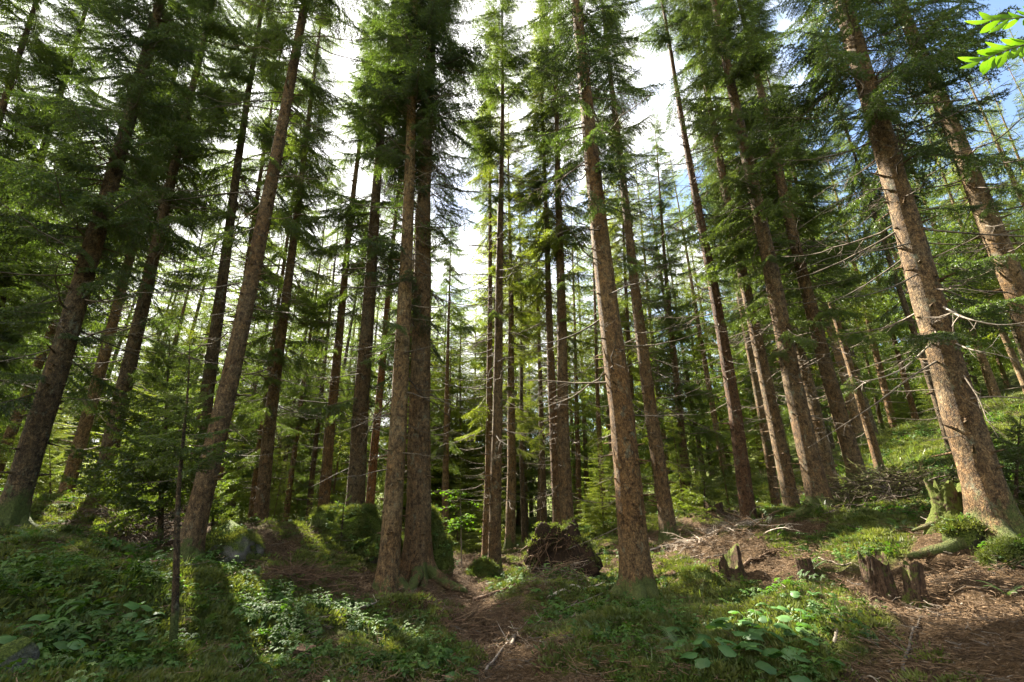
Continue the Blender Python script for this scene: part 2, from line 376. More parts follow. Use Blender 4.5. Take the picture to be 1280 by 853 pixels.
# ------------------------------------------------------------------ the trees of the photograph
# u, v of the foot; u2, v2 of a higher point; width in px; distance; height; v where live boughs begin; live per metre; dead per metre; bark tint; needle tint; label
G = (0.62, 0.66, 0.62); RD = (1.12, 0.87, 0.62); BR = (0.95, 0.82, 0.72); DK = (0.55, 0.50, 0.44); PL = (1.35, 1.22, 1.08)
nD = (0.80, 0.95, 0.98); nM = (1.2, 1.32, 1.15); nY = (2.0, 1.85, 1.05)  # nY: sunlit yellow-green of the deeper trees put into their needle colour
TREES = [
 (8, 668, 152, 165, 46, 7.5, 24, 330, 11, 5, DK, nD, 'thick dark leaning spruce trunk furthest left in front, with shaggy moss-flecked bark', 0),
 (76, 643, 192, 205, 24, 12.0, 24, 300, 9, 4, PL, nM, 'pale grey-brown spruce behind the thick dark leftmost trunk, left of its darker twin', 0),
 (120, 634, 245, 110, 29, 10.5, 25, 290, 9, 5, DK, nD, 'dark straight spruce just right of the pale leaning trunk at the left', 0),
 (-75, 640, 40, 250, 30, 11.0, 24, 520, 12, 4, DK, nD, 'dark bushy spruce cut by the left edge, drooping boughs against white sky', 0),
 (-170, 640, -15, 190, 30, 9.5, 25, 430, 10, 3, DK, nM, 'dark spruce beyond the left edge whose boughs hang into the top left corner', 0),
 (229, 727, 383, 0, 34, 8.0, 27, 60, 6, 2.6, BR, nM, 'clean-boled brown spruce behind the thin black sapling, leaning up to the top edge', 0),
 (238, 652, 302, 205, 25, 11.0, 24, 260, 11, 4, DK, nM, 'dark spruce rising behind the young spruce, just left of the clean brown bole', 0),
 (264, 655, 335, 180, 15, 14.5, 24, 330, 9, 4, RD, nM, 'slim orange-barked spruce squeezed between the dark trunk and the clean brown bole', 0),
 (323, 680, 353, 420, 21, 13.0, 25, 430, 10, 5, BR, nM, 'brown spruce behind the small mossy boulder, right of the leaning brown bole', 0),
 (310, 682, 342, 420, 11, 17.0, 23, 470, 8, 4, RD, nM, 'thin reddish spruce touching the left side of the brown trunk behind the small boulder', 0),
 (403, 664, 434, 350, 17, 14.5, 25, 420, 10, 5, RD, nM, 'reddish spruce left of the dark trunk that stands over the mossy mound', 0),
 (444, 655, 478, 200, 26, 11.5, 26, 330, 11, 6, DK, nD, 'dark spruce standing directly above the mossy mound', 0),
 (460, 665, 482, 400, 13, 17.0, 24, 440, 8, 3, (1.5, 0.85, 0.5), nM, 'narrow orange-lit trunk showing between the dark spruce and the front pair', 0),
 (484, 757, 521, 60, 28, 9.0, 26, 150, 9, 3.5, PL, nD, 'grey knobbly spruce, front left one of the close pair by the mossy boulder', 0),
 (521, 722, 544, 10, 35, 9.8, 28, 190, 9, 3.5, BR, nD, 'thicker brown spruce, right one of the close pair beside the dark mossy boulder', 0),
 (556, 702, 559, 470, 11, 21.0, 17, 420, 7, 2, PL, nM, 'thin pale trunk far back between the front pair and the twin central trunks', 0),
 (606, 704, 613, 250, 11, 16.0, 24, 380, 10, 4, RD, nY, 'thin reddish trunk hugging the left side of the central trunk above the path', 0),
 (617, 729, 625, 60, 17, 12.5, 25, 250, 11, 4, BR, nM, 'straight central spruce rising from the small mossy stone beside the path', 0),
 (637, 692, 637, 490, 14, 19.0, 24, 430, 9, 3, PL, nY, 'pale mauve-brown trunk right behind the central spruce', 0),
 (656, 684, 652, 480, 8, 23.0, 22, 400, 8, 3, DK, nY, 'very thin dark trunk between the pale trunk and the upturned root plate', 0),
 (698, 700, 687, 330, 15, 14.5, 25, 340, 10, 4, BR, nY, 'left one of the two slim trunks just behind the upturned root plate', 0),
 (713, 700, 698, 250, 20, 13.5, 26, 300, 10, 3.5, BR, nM, 'right and thicker one of the two trunks just behind the upturned root plate', 0),
 (796, 758, 723, 10, 40, 8.0, 27, 170, 6, 3.2, RD, nD, 'thick orange-brown spruce with flared foot, nearest in the middle of the forest', 0),
 (836, 678, 755, 0, 22, 12.5, 26, 120, 8, 4, BR, nM, 'tall leaning spruce right of the thick orange-brown one, its foot in sunlit twigs', 0),
 (862, 655, 846, 470, 13, 19.0, 21, 530, 10, 3, BR, nM, 'small-crowned spruce between the leaning trunk with sunlit foot and the dark reddish one', 0),
 (939, 664, 842, 80, 23, 12.5, 25, 230, 8, 4, (0.62, 0.38, 0.30), nD, 'dark reddish spruce leaning left alone in the middle right gap', 0),
 (974, 655, 936, 430, 14, 17.5, 24, 430, 9, 3, PL, nM, 'thin pale trunk seen just left of the brown spruce on its mossy root mound', 0),
 (993, 650, 902, 190, 24, 12.5, 26, 260, 10, 3.5, BR, nM, 'brown spruce on a low mossy root mound, right of the dark reddish spruce', 0),
 (1030, 643, 947, 265, 35, 10.3, 26, 290, 9, 3.5, BR, nM, 'stout grey-brown spruce at the left end of the dark brush heap', 0),
 (1046, 640, 985, 380, 22, 14.0, 24, 380, 9, 3, PL, nM, 'pale spruce half hidden behind the stout one at the brush heap', 0),
 (1076, 614, 1003, 320, 27, 11.5, 26, 360, 11, 4, BR, nM, 'brown spruce rising out of the dark brush heap', 0),
 (1103, 598, 1047, 400, 15, 16.0, 24, 380, 9, 3, RD, nM, 'slim spruce at the left border of the sunny mossy slope', 0),
 (1259, 693, 1056, 25, 67, 6.0, 25, 210, 8, 5, BR, nD, 'massive leaning spruce at the right with lit left flank and mossy roots', 1),
 (1362, 600, 1125, 20, 58, 8.0, 25, 90, 7, 5, PL, nD, 'second massive spruce at the right edge with flaky sunlit bark, foot out of view', 0),
 (1194, 580, 1070, 195, 14, 14.0, 20, 240, 5, 4, DK, nM, 'thin dark spruce on the sunny slope left of the massive right trunk', 0),
 (800, 655, 787, 440, 10, 20.0, 22, 400, 9, 3, BR, nY, 'slim trunk in the gap between the thick orange-brown spruce and the tall leaning one', 0),
 (757, 664, 748, 480, 9, 24.0, 22, 420, 8, 3, RD, nY, 'thin reddish trunk just left of the thick orange-brown spruce, far back', 0),
 (680, 672, 676, 480, 10, 25.0, 22, 430, 8, 3, BR, nY, 'short-looking far trunk between the very thin dark trunk and the root plate pair', 0),
 (531, 690, 534, 500, 9, 22.0, 18, 460, 7, 3, BR, nM, 'thin trunk immediately right of the front pair, deep in the forest', 0),
 (383, 684, 395, 560, 9, 21.0, 20, 520, 8, 3, DK, nM, 'thin dark trunk left of the reddish spruce, against pale green light', 0),
 (352, 684, 368, 560, 9, 21.0, 21, 520, 8, 3, RD, nM, 'thin trunk right of the brown spruce behind the small boulder', 0),
]
# ------------------------------------------------------------------ terrain
anch = []
for T in TREES:
    p = pt(T[0], T[1], T[5]); anch.append((p.x, p.y, p.z))
for u, v, Y in [(100, 770, 5.0), (20, 800, 3.9), (300, 700, 8.5), (630, 805, 6.2), (600, 742, 9.0), (585, 714, 12.5), (575, 702, 16.5),
                (1112, 775, 5.2), (1200, 850, 3.6), (950, 850, 4.3), (1000, 722, 7.5), (920, 720, 8.5), (820, 702, 10.5), (700, 742, 9.5),
                (1285, 600, 9.5), (1110, 645, 9.2), (1225, 512, 17.0), (1110, 545, 20.0), (1000, 602, 21.0), (900, 622, 23.0), (860, 642, 18.0),
                (750, 662, 27.0), (60, 646, 16.0), (280, 672, 14.0), (400, 684, 14.0), (450, 765, 7.5), (300, 765, 6.5), (400, 845, 5.0),
                (150, 702, 7.0), (220, 805, 5.0), (1270, 850, 3.3), (750, 850, 4.7), (540, 850, 5.1), (1180, 640, 8.2), (1110, 715, 6.6), (1200, 720, 5.8),
                (560, 790, 6.4), (700, 800, 6.1), (1150, 590, 13.0), (860, 760, 7.0)]:
    p = pt(u, v, Y); anch.append((p.x, p.y, p.z))
anch += [(0, 0, 0), (-2, 0, .5), (2, 0, .35), (0, -3, 0), (-2.5, 2, .62), (2.5, 2, .5), (0, 2.5, 0.05), (-5, 0, .9), (5, 0, 1.0), (0, 35, -.6), (-10, 25, .6), (10, 30, 2.5)]
anch = np.array(anch)
def trend(x, y):
    r = np.hypot(x, y)
    z = 0.30 * np.logaddexp(0, (x - 9) / 3.0) * 3.0
    z = np.where(z > 40, 40 + (z - 40) * 0.15, z)
    z = z - 0.10 * np.logaddexp(0, (-x - 11) / 4.0) * 4.0 * np.clip(1 - (r - 60) / 200, 0, 1)
    z = z + 0.7
    z = z + 60 * np.clip((r - 220) / 400, 0, 1) ** 1.5
    return z
def ker(d, l=3.2):
    return (1 + d / l) * np.exp(-d / l)
D_ = np.hypot(anch[:, None, 0] - anch[None, :, 0], anch[:, None, 1] - anch[None, :, 1])
W_ = np.linalg.solve(ker(D_) + 0.02 * np.eye(len(anch)), anch[:, 2] - trend(anch[:, 0], anch[:, 1]))
def smooth_h(x, y):
    x = np.atleast_1d(np.asarray(x, float)); y = np.atleast_1d(np.asarray(y, float))
    z = trend(x, y)
    near = np.hypot(x, y - 12) < 60
    if near.any():
        d = np.hypot(x[near][:, None] - anch[None, :, 0], y[near][:, None] - anch[None, :, 1])
        z[near] = z[near] + ker(d) @ W_
    return z
PATH = np.array([[q.x, q.y] for q in [pt(588, 702, 18), pt(580, 714, 13), pt(592, 742, 9), pt(612, 775, 7.2), pt(618, 800, 6.1), pt(640, 850, 4.9), pt(655, 900, 3.6), pt(640, 1000, 2)]])
def path_dist(x, y):
    d = np.full(np.shape(x), 99.0)
    for a_, b_ in zip(PATH[:-1], PATH[1:]):
        e_ = b_ - a_; t = np.clip(((x - a_[0]) * e_[0] + (y - a_[1]) * e_[1]) / (e_ @ e_), 0, 1)
        d = np.minimum(d, np.hypot(x - a_[0] - t * e_[0], y - a_[1] - t * e_[1]))
    return d
MOUNDS = [(pt(a, b, Y).x, Y, r_, h_) for a, b, Y, r_, h_ in [(120, 760, 5.4, .7, .20), (40, 740, 6.0, .5, .18), (262, 752, 6.7, .55, .28), (215, 790, 5.3, .35, .14), (700, 765, 8.2, .8, .28), (760, 790, 6.2, .5, .15), (870, 742, 8.0, .4, .18), (480, 775, 7.2, .5, .2), (420, 800, 6.0, .5, .15), (540, 770, 7.4, .35, .18),
    (1050, 700, 7.3, .55, .16), (1090, 670, 8.4, .6, .2), (1195, 690, 6.4, .45, .25), (1225, 760, 5.0, .4, .16), (1000, 775, 5.7, .5, .14), (930, 700, 9.6, .7, .25), (850, 700, 9.8, .5, .2), (350, 800, 5.6, .4, .12), (660, 735, 9.8, .4, .25), (930, 820, 4.9, .4, .12), (700, 830, 5.0, .35, .14), (1090, 815, 4.7, .4, .14)]]
def height(x, y):
    x = np.atleast_1d(np.asarray(x, float)); y = np.atleast_1d(np.asarray(y, float))
    z = smooth_h(x, y)
    r = np.hypot(x, y)
    k = np.clip((r - 0.8) / 2.5, 0, 1)
    pd = path_dist(x + .12 * fbm(x * 1.5, y * 1.5, 0, 61, 2), y)
    z = z - .15 * np.exp(-(pd / .38) ** 2)
    for mx_, my_, mr, mh in MOUNDS:
        z = z + mh * np.exp(-(((x - mx_) ** 2 + (y - my_) ** 2) / mr ** 2) ** 1.3)
    z = z + k * (0.10 * fbm(x * 0.9, y * 0.9, 0, 3, 2) + 0.11 * np.abs(fbm(x * 2.1, y * 2.1, 0, 9, 3)) + 0.028 * fbm(x * 8, y * 8, 0, 5, 3))
    z = z + np.clip((r - 25) / 60, 0, 1) * 2.0 * fbm(x * 0.04, y * 0.04, 0, 31, 3)
    return z
def hz(x, y): return float(height([x], [y])[0])
def ground_at(u, v, Y0=2.5, Y1=60):
    """where the ray of photo pixel (u, v) meets the ground"""
    Ys = np.geomspace(Y0, Y1, 500)
    P = np.array([pt(u, v, Y) for Y in Ys])
    d = P[:, 2] - height(P[:, 0], P[:, 1])
    i = np.argmax(d < 0)
    if d[i] >= 0: i = len(Ys) - 1
    return Vector((P[i, 0], P[i, 1], hz(P[i, 0], P[i, 1])))

# how green or brown each spot of the ground is (where moss and herbs grow, where needle litter lies)
SPOTS = [(110, 770, 190, 70, .98), (60, 700, 60, 25, .8), (230, 668, 130, 18, .05), (370, 722, 90, 22, .2), (360, 668, 80, 16, .85), (190, 715, 90, 22, .7), (430, 810, 110, 30, .85), (270, 760, 70, 30, .7),
         (500, 745, 60, 22, .10), (640, 840, 30, 20, .1), (590, 708, 45, 9, .02), (575, 745, 30, 15, .05), (655, 760, 35, 28, .75), (660, 775, 30, 12, .4),
         (780, 790, 90, 60, .85), (900, 805, 120, 40, .95), (760, 725, 60, 25, .6), (850, 690, 60, 22, .15), (950, 705, 90, 25, .2), (940, 660, 60, 14, .35), (1020, 700, 60, 25, .55),
         (1090, 690, 60, 25, .75), (1130, 740, 50, 25, .15), (1190, 790, 110, 45, .03), (1100, 830, 60, 25, .3), (1170, 570, 90, 45, .95), (1180, 690, 50, 25, .3), (1230, 740, 60, 25, .08),
         (1000, 780, 60, 20, .8), (1090, 610, 40, 20, .4), (700, 670, 70, 12, .7), (430, 690, 50, 20, .7), (300, 690, 60, 15, .4), (1000, 620, 90, 20, .7), (60, 640, 90, 12, .6)]
def green_at(x, y, z=None):
    if z is None: z = smooth_h(x, y)
    u, v = project(x, y, z)
    num = 0.5 * 0.12; den = 0.12
    for a, b, ru, rv, g in SPOTS:
        wt = np.exp(-((u - a) / ru) ** 2 - ((v - b) / rv) ** 2); num = num + wt * g; den = den + wt
    g = num / den
    g = g * (1 - np.exp(-(path_dist(x + .12 * fbm(x * 1.5, y * 1.5, 0, 61, 2), y) / .42) ** 2))
    return np.clip(g + 0.30 * fbm(x * 1.6, y * 1.6, 0, 77, 3), 0, 1)

# polar sheet out to the horizon, fine in front of the camera
ang = np.concatenate([np.linspace(-R(62), R(62), 620), np.linspace(R(62), R(298), 90)[1:-1]])
rad_ = np.concatenate([[0.02], np.geomspace(0.5, 26, 330), np.geomspace(26, 1500, 90)[1:]])
AA, RR = np.meshgrid(ang, rad_, indexing='xy')
gx = np.sin(AA) * RR; gy = np.cos(AA) * RR
gz = height(gx.ravel(), gy.ravel())
nr, na = AA.shape
i, j = np.meshgrid(np.arange(nr - 1), np.arange(na), indexing='ij')
a = i * na + j; b = i * na + (j + 1) % na
mb = MB(); mb.add(np.stack([gx.ravel(), gy.ravel(), gz], 1), np.stack([a, a + na, b + na, b], -1).reshape(-1, 4))

def ground_mat():
    m, t, o = newmat('forest_floor')
    g = nd(t, 'ShaderNodeNewGeometry'); at = nd(t, 'ShaderNodeAttribute', attribute_name='green')
    P = g.outputs['Position']
    n1 = nd(t, 'ShaderNodeTexNoise', {'Vector': P, 'Scale': 2.2, 'Detail': 8, 'Roughness': 0.7})
    n2 = nd(t, 'ShaderNodeTexNoise', {'Vector': P, 'Scale': 26.0, 'Detail': 6, 'Roughness': 0.75})
    n3 = nd(t, 'ShaderNodeTexNoise', {'Vector': P, 'Scale': 120.0, 'Detail': 3, 'Roughness': 0.7})
    vo = nd(t, 'ShaderNodeTexVoronoi', {'Vector': P, 'Scale': 60.0})
    lit = mixc(t, ramp(t, n2.outputs[0], [(0.32, 0.0), (0.66, 1.0)]), (0.030, 0.019, 0.010), (0.135, 0.084, 0.042))
    lit = mixc(t, ramp(t, vo.outputs['Color'], [(0.75, 0.0), (0.95, 0.8)]), lit, (0.26, 0.19, 0.125))
    mos = mixc(t, ramp(t, n2.outputs[0], [(0.35, 0.0), (0.65, 1.0)]), (0.022, 0.034, 0.008), (0.095, 0.115, 0.022))
    mos = mixc(t, ramp(t, n1.outputs[0], [(0.45, 0.0), (0.7, 0.7)]), mos, (0.13, 0.12, 0.03))
    s = nd(t, 'ShaderNodeMath', {0: n1.outputs[0], 1: at.outputs['Fac']}, operation='ADD')
    s2 = nd(t, 'ShaderNodeMath', {0: n2.outputs[0], 1: 0.35, 2: s.outputs[0]}, operation='MULTIPLY_ADD')
    f = ramp(t, s2.outputs[0], [(0.0, 0.0), (1.0, 1.0)])
    mr = nd(t, 'ShaderNodeMapRange', {'Value': s2.outputs[0], 'From Min': 1.02, 'From Max': 1.30})
    col = mixc(t, mr.outputs[0], lit, mos)
    col = mixc(t, 0.8, col, ramp(t, n3.outputs[0], [(0.3, 0.45), (0.7, 1.45)]), 'MULTIPLY')
    b1 = nd(t, 'ShaderNodeBump', {'Height': n2.outputs[0], 'Distance': 0.07, 'Strength': 1.0})
    b2 = nd(t, 'ShaderNodeBump', {'Height': n3.outputs[0], 'Distance': 0.02, 'Strength': 1.0, 'Normal': b1.outputs[0]})
    p = nd(t, 'ShaderNodeBsdfPrincipled', {'Base Color': col, 'Roughness': 0.95, 'Normal': b2.outputs[0]})
    p.inputs['Specular IOR Level'].default_value = 0.1
    t.links.new(p.outputs[0], o.inputs[0]); return m
gm = mb.mesh('ground', [ground_mat()], True)
at = gm.attributes.new('green', 'FLOAT', 'POINT')
gg = green_at(gx.ravel(), gy.ravel(), gz)
gg = np.where(gy.ravel() < 0.5, 0.5, gg)
gg = np.where(np.hypot(gx, gy).ravel() > 30, 1.0, gg)
at.data.foreach_set('value', gg.astype(np.float32))
tag(link('ground', gm), kind='structure')

# ------------------------------------------------------------------ branches
def needles(mb, segs, rs, ln=0.032, wd=0.011, per=3, mat=1):
    """segs: array (n, 2, 3) of short twig pieces; each bears a few needle blades"""
    A = segs[:, 0]; B = segs[:, 1]; T = nrm(B - A)
    n = len(A)
    for k in range(per):
        rv = nrm(rs.normal(size=(n, 3)) + np.array([0, 0, 0.25]))
        side = nrm(np.cross(T, rv))
        d = nrm(T * rs.uniform(0.5, 1.1, (n, 1)) + side)
        base = A + (B - A) * rs.uniform(0, 1, (n, 1))
        wv = nrm(np.cross(d, nrm(rs.normal(size=(n, 3))))) * wd * rs.uniform(0.7, 1.3, (n, 1))
        tip = base + d * ln * rs.uniform(0.7, 1.35, (n, 1))
        V = np.stack([base - wv * .5, base + wv * .5, tip], 1).reshape(-1, 3)
        mb.add(V, None, np.arange(3 * n).reshape(-1, 3), mat)

def live_branch(seed, Lg=2.0, step=0.085, seg=0.028, ln=0.042, wd=0.017, per=3, sub=True, wood=True, droop=1.0, twigs=True):
    rs = np.random.RandomState(seed); mb = MB()
    K = 12; s = np.linspace(0, 1, K)
    a0 = rs.uniform(-.30, -.12) * droop; a1 = rs.uniform(.10, .24)
    ax = np.stack([Lg * s * (1 - .05 * s), Lg * rs.uniform(-.12, .12) * s ** 2 + .02 * Lg * np.sin(s * 7 + rs.rand() * 6), Lg * (a0 * s + a1 * s ** 2)], 1)
    if wood: tube(mb, ax, 0.016 * (1 - s) * Lg / 2 + 0.003, 4, 0)
    def along(P, t):
        t = t * (len(P) - 1); i0 = min(int(t), len(P) - 2); f = t - i0
        return P[i0] * (1 - f) + P[i0 + 1] * f, nrm(P[i0 + 1] - P[i0])
    S_ = []
    def line(P):
        for a_, b_ in zip(P[:-1], P[1:]):
            l = np.linalg.norm(b_ - a_); n = max(1, int(l / seg))
            for q in range(n): S_.append((a_ + (b_ - a_) * q / n, a_ + (b_ - a_) * (q + 1) / n))
    p = 0.10
    side = 1
    while p < 1.0:
        P0, T0 = along(ax, p)
        env = min(1.0, (p - 0.02) / 0.25) * (1.04 - p) ** 0.75
        l = Lg * 0.36 * env * rs.uniform(.55, 1.15) + 0.05
        if rs.rand() < 0.1: l *= .4
        an = R(rs.uniform(42, 68)) * side
        d = np.array([T0[0] * math.cos(an) - T0[1] * math.sin(an), T0[0] * math.sin(an) + T0[1] * math.cos(an), T0[2] + rs.uniform(-.25, .05)])
        d = nrm(d); kk = 5; tt = np.linspace(0, 1, kk)[:, None]
        hang = rs.uniform(.25, .8) * droop
        P = P0 + d * l * tt + np.array([0, 0, -1]) * hang * l * tt ** 1.6
        line(P)
        if wood and twigs: tube(mb, P, np.linspace(.005, .002, kk), 3, 0, cap=False)
        if sub:
            q = 0.18; sd_ = 1
            while q < .95:
                Q0, TQ = along(P, q)
                l2 = l * .38 * (1.05 - q) * rs.uniform(.6, 1.2) + .03
                dd = nrm(TQ + sd_ * nrm(np.cross(TQ, [0, 0, 1])) * rs.uniform(.7, 1.1) + np.array([0, 0, rs.uniform(-.5, .1)]))
                line(np.stack([Q0, Q0 + dd * l2 * .6, Q0 + dd * l2 + np.array([0, 0, -.22 * l2 * droop])]))
                q += step / l * .62; sd_ = -sd_
        p += step / Lg * .5 * rs.uniform(.7, 1.3); side = -side
    P_tip = ax[int(K * .55):]; line(P_tip)
    needles(mb, np.array(S_), rs, ln, wd, per)
    return mb

LIVE = [live_branch(100 + k, 2.0, droop=rnd.uniform(.8, 1.4)).mesh('branch', [M_TWIG, M_NEEDLE]) for k in range(6)]
LIVE_S = [live_branch(140 + k, 1.1, step=.07, droop=.5).mesh('branch', [M_TWIG, M_NEEDLE]) for k in range(4)]
print('live tris', [len(m.polygons) for m in LIVE], [len(m.polygons) for m in LIVE_S])

def dead_branch(seed, Lg=1.6, fine=1.0):
    rs = np.random.RandomState(seed); mb = MB()
    K = 9; s = np.linspace(0, 1, K)
    up = rs.uniform(.02, .35)
    ax = np.stack([Lg * s, .10 * Lg * np.cumsum(rs.normal(size=K)) * .25, Lg * (rs.uniform(-.35, .0) * s + up * s ** 2)], 1)
    tube(mb, ax, .0125 * (1 - s) ** .8 + .0025, 4, 0)
    n = int(rs.uniform(7, 15) * fine)
    for k in range(n):
        t = rs.uniform(.12, .95) * (K - 1); i0 = int(t); f = t - i0
        P0 = ax[i0] * (1 - f) + ax[i0 + 1] * f
        l = Lg * .34 * (1.1 - t / (K - 1)) * rs.uniform(.4, 1.2)
        an = R(rs.uniform(35, 75)) * rs.choice([-1, 1])
        d = np.array([math.cos(an), math.sin(an), rs.uniform(-.45, .2)])
        tt = np.linspace(0, 1, 4)[:, None]
        P = P0 + d * l * tt + np.array([-.1, 0, .12]) * l * tt ** 2 * rs.uniform(-2, 2)
        tube(mb, P, np.linspace(.0048, .0018, 4), 3, 0, cap=False)
        for q in range(rs.randint(0, 3)):
            Q0 = P[1 + q % 2]; l2 = l * rs.uniform(.2, .45); a2 = an + R(rs.uniform(-60, 60))
            d2 = np.array([math.cos(a2), math.sin(a2), rs.uniform(-.5, .2)])
            tube(mb, np.stack([Q0, Q0 + d2 * l2]), [.003, .0015], 3, 0, cap=False)
    return mb
DEAD = [dead_branch(200 + k, 1.5).mesh('dead_branch', [M_DEADTWIG], True) for k in range(9)]

# whole crowns, for the tops of near trees and for trees further back: 1 m radius, unit height scaled per tree
def crown_mb(seed, Lc=14.0, rb=1.9, per_m=11, fine=1.0, profile=0.85):
    rs = np.random.RandomState(seed); mb = MB()
    protos = [live_branch(seed * 31 + q, 1.6, step=.15 / fine, seg=.055 / fine, ln=.075 / fine ** .5, wd=.028 / fine ** .5, per=2, sub=True, wood=False, droop=rs.uniform(.8, 1.3)) for q in range(5)]
    n = int(Lc * per_m)
    for k in range(n):
        h = (k + rs.uniform(-.5, .5)) / n * Lc
        f = 1 - h / Lc
        l = rb * (f ** profile) * rs.uniform(.6, 1.15) * (.75 + .25 * min(1, h / (Lc * .15))) + .12
        sc = l / 1.6
        tilt = R(18 - 45 * (h / Lc) + rs.uniform(-10, 10))
        M = Matrix.Translation((0, 0, h)) @ Euler((rs.uniform(-.2, .2), tilt, rs.uniform(0, 6.283))).to_matrix().to_4x4() @ Matrix.Scale(sc, 4)
        mb.merge(protos[rs.randint(len(protos))], M)
    return mb
CROWN = [crown_mb(300 + k, 14, rnd.uniform(1.7, 2.2)).mesh('crown', [M_TWIG, M_NEEDLE]) for k in range(4)]
TOPS = [crown_mb(320 + k, 12, 1.7, per_m=7).mesh('crown', [M_TWIG, M_NEEDLE]) for k in range(2)]
print('crown tris', [len(m.polygons) for m in CROWN])

# ------------------------------------------------------------------ trunks
def trunk_mesh(seed, r0, H, flare=1.0, segs=22, near=True, roots=0, mat=None, stubs=70, htop=12):
    rs = np.random.RandomState(seed); mb = MB()
    if near:
        zs = np.concatenate([np.linspace(-.5, 1.6, 26), np.linspace(1.75, 13, 46), np.linspace(13.6, H, 14)])
    else:
        zs = np.concatenate([[-.6, -.2, .0, .2, .5, 1, 2], np.linspace(3.5, H, 10)])
    th = np.linspace(0, 2 * np.pi, segs, endpoint=False)
    Z, TH = np.meshgrid(zs, th, indexing='ij')
    prof = r0 * np.clip(1 - np.maximum(zs, 0) / H, 0.02, 1) ** 1.0
    lob = rs.uniform(0, 6.28, 3)
    k1 = rs.randint(4, 7)
    fl = np.exp(-np.clip(Z + .05, -.3, 9) / (.22 + .3 * r0))
    lobes = np.maximum(0, .45 + .55 * np.cos(k1 * TH + lob[0] + .4 * np.sin(TH + lob[1]))) ** 1.3
    rad = prof[:, None] * (1 + flare * fl * (.22 + .62 * lobes))
    rad *= 1 + .045 * fbm(np.cos(TH) * 1.4 + seed, np.sin(TH) * 1.4, Z * 1.3, seed, 3) + (.018 * fbm(np.cos(TH) * 6 + seed, np.sin(TH) * 6, Z * 9, seed + 3, 2) if near else 0)
    bx = .10 * r0 * np.sin(zs * .5 + lob[0]) + .004 * H * np.sin(zs / H * 3.0 + lob[1]) * np.minimum(1, np.maximum(zs, 0) / 3); by = .10 * r0 * np.cos(zs * .43 + lob[1])
    V = np.stack([bx[:, None] + rad * np.cos(TH), by[:, None] + rad * np.sin(TH), Z], -1).reshape(-1, 3)
    n = len(zs)
    i, j = np.meshgrid(np.arange(n - 1), np.arange(segs), indexing='ij')
    a = i * segs + j; b = i * segs + (j + 1) % segs
    mb.add(V, np.stack([a, b, b + segs, a + segs], -1).reshape(-1, 4))
    if near:
        for k in range(stubs):
            h = rs.uniform(.7, htop); ph = rs.uniform(0, 6.283); r = np.interp(h, zs, prof) * .96
            d = np.array([math.cos(ph), math.sin(ph), rs.uniform(-.3, .35)])
            c = np.array([np.interp(h, zs, bx), np.interp(h, zs, by), h])
            l = rs.uniform(.02, .06) if rs.rand() < .7 else rs.uniform(.08, .28)
            tube(mb, np.stack([c + d * (r - .02), c + d * (r + .012), c + d * (r + l)]), [.034, .021, .008 if l < .08 else .006], 5)
    for k in range(roots):
        ph = k / roots * 6.283 + rs.uniform(-.4, .4); l = rs.uniform(1.0, 2.2) * (r0 + .25); q = np.linspace(0, 1, 8)
        wob = np.cumsum(rs.normal(size=8)) * .04
        x = (r0 * .55 + l * q); y = wob
        P = np.stack([x * math.cos(ph) - y * math.sin(ph), x * math.sin(ph) + y * math.cos(ph), 1.4 * r0 * np.exp(-q * 3.4) - .05 - .20 * q], 1)
        tube(mb, P, .42 * r0 * (1 - q) ** .7 + .03, 9, lump=.07, rs=rs)
    return mb.mesh('trunk', [mat or M_BARK], True)

def rot_to(d):
    return Vector((0, 0, 1)).rotation_difference(Vector(d).normalized())

# openings in the canopy: no bough grows in the way of the sun shafts that reach these spots
SHAFTS = [(*ground_at(a, b), r_ * 1.35) for a, b, r_ in [(592, 708, 1.1), (570, 718, .7), (635, 712, .6), (860, 688, 1.1), (935, 700, .7), (1000, 612, 1.3), (1170, 560, 2.4), (1120, 548, 1.6), (1215, 540, 1.6), (1090, 590, 1.0), (1190, 600, 1.0), (1145, 682, .7),
    (1200, 668, .6), (1190, 742, .5), (1130, 725, .4), (1060, 702, .4), (700, 690, .8), (795, 690, .5), (960, 800, .3), (640, 738, .4), (480, 795, .25), (770, 720, .3), (840, 650, 1.0), (60, 640, 1.0), (900, 640, .9), (400, 660, .6)]]
SHAFTS += [(*pt(a, b, Y), r_) for a, b, Y, r_ in [(1250, 50, 1.0, .35), (285, 690, 8.6, .3), (430, 665, 10.4, .5), (530, 690, 10.2, .4), (700, 690, 9.4, .4), (1125, 270, 6, .45), (1150, 370, 6, .5), (1180, 470, 6, .5), (1205, 560, 6, .5), (1235, 650, 6, .5), (1165, 110, 8, .5), (1200, 210, 8, .6), (1245, 310, 8, .6), (350, 160, 8, .35), (325, 280, 8, .4), (290, 440, 8, .4), (262, 560, 8, .35),
    (735, 150, 8, .35), (742, 270, 8, .35), (760, 420, 8, .35), (775, 560, 8, .35), (508, 250, 9, .3), (498, 430, 9, .35), (492, 580, 9, .3), (925, 330, 12, .4), (960, 470, 12, .4), (975, 400, 10.3, .4), (1000, 520, 10.3, .4), (468, 560, 17, .5), (620, 500, 12.5, .4), (612, 400, 16, .5), (700, 480, 13.5, .4), (805, 420, 12.5, .4), (785, 250, 12.5, .4),
    (600, 500, 20, 1.3), (665, 480, 22, 1.2), (560, 420, 24, 1.2), (820, 450, 22, 1.1), (450, 520, 24, .9), (760, 480, 24, 1.2), (900, 500, 24, 1.2), (1180, 450, 26, 2.2), (625, 380, 24, 1.5), (400, 490, 20, .9), (930, 250, 14, .8)]]
SHAFTS = np.array(SHAFTS); TS = np.array(to_sun)
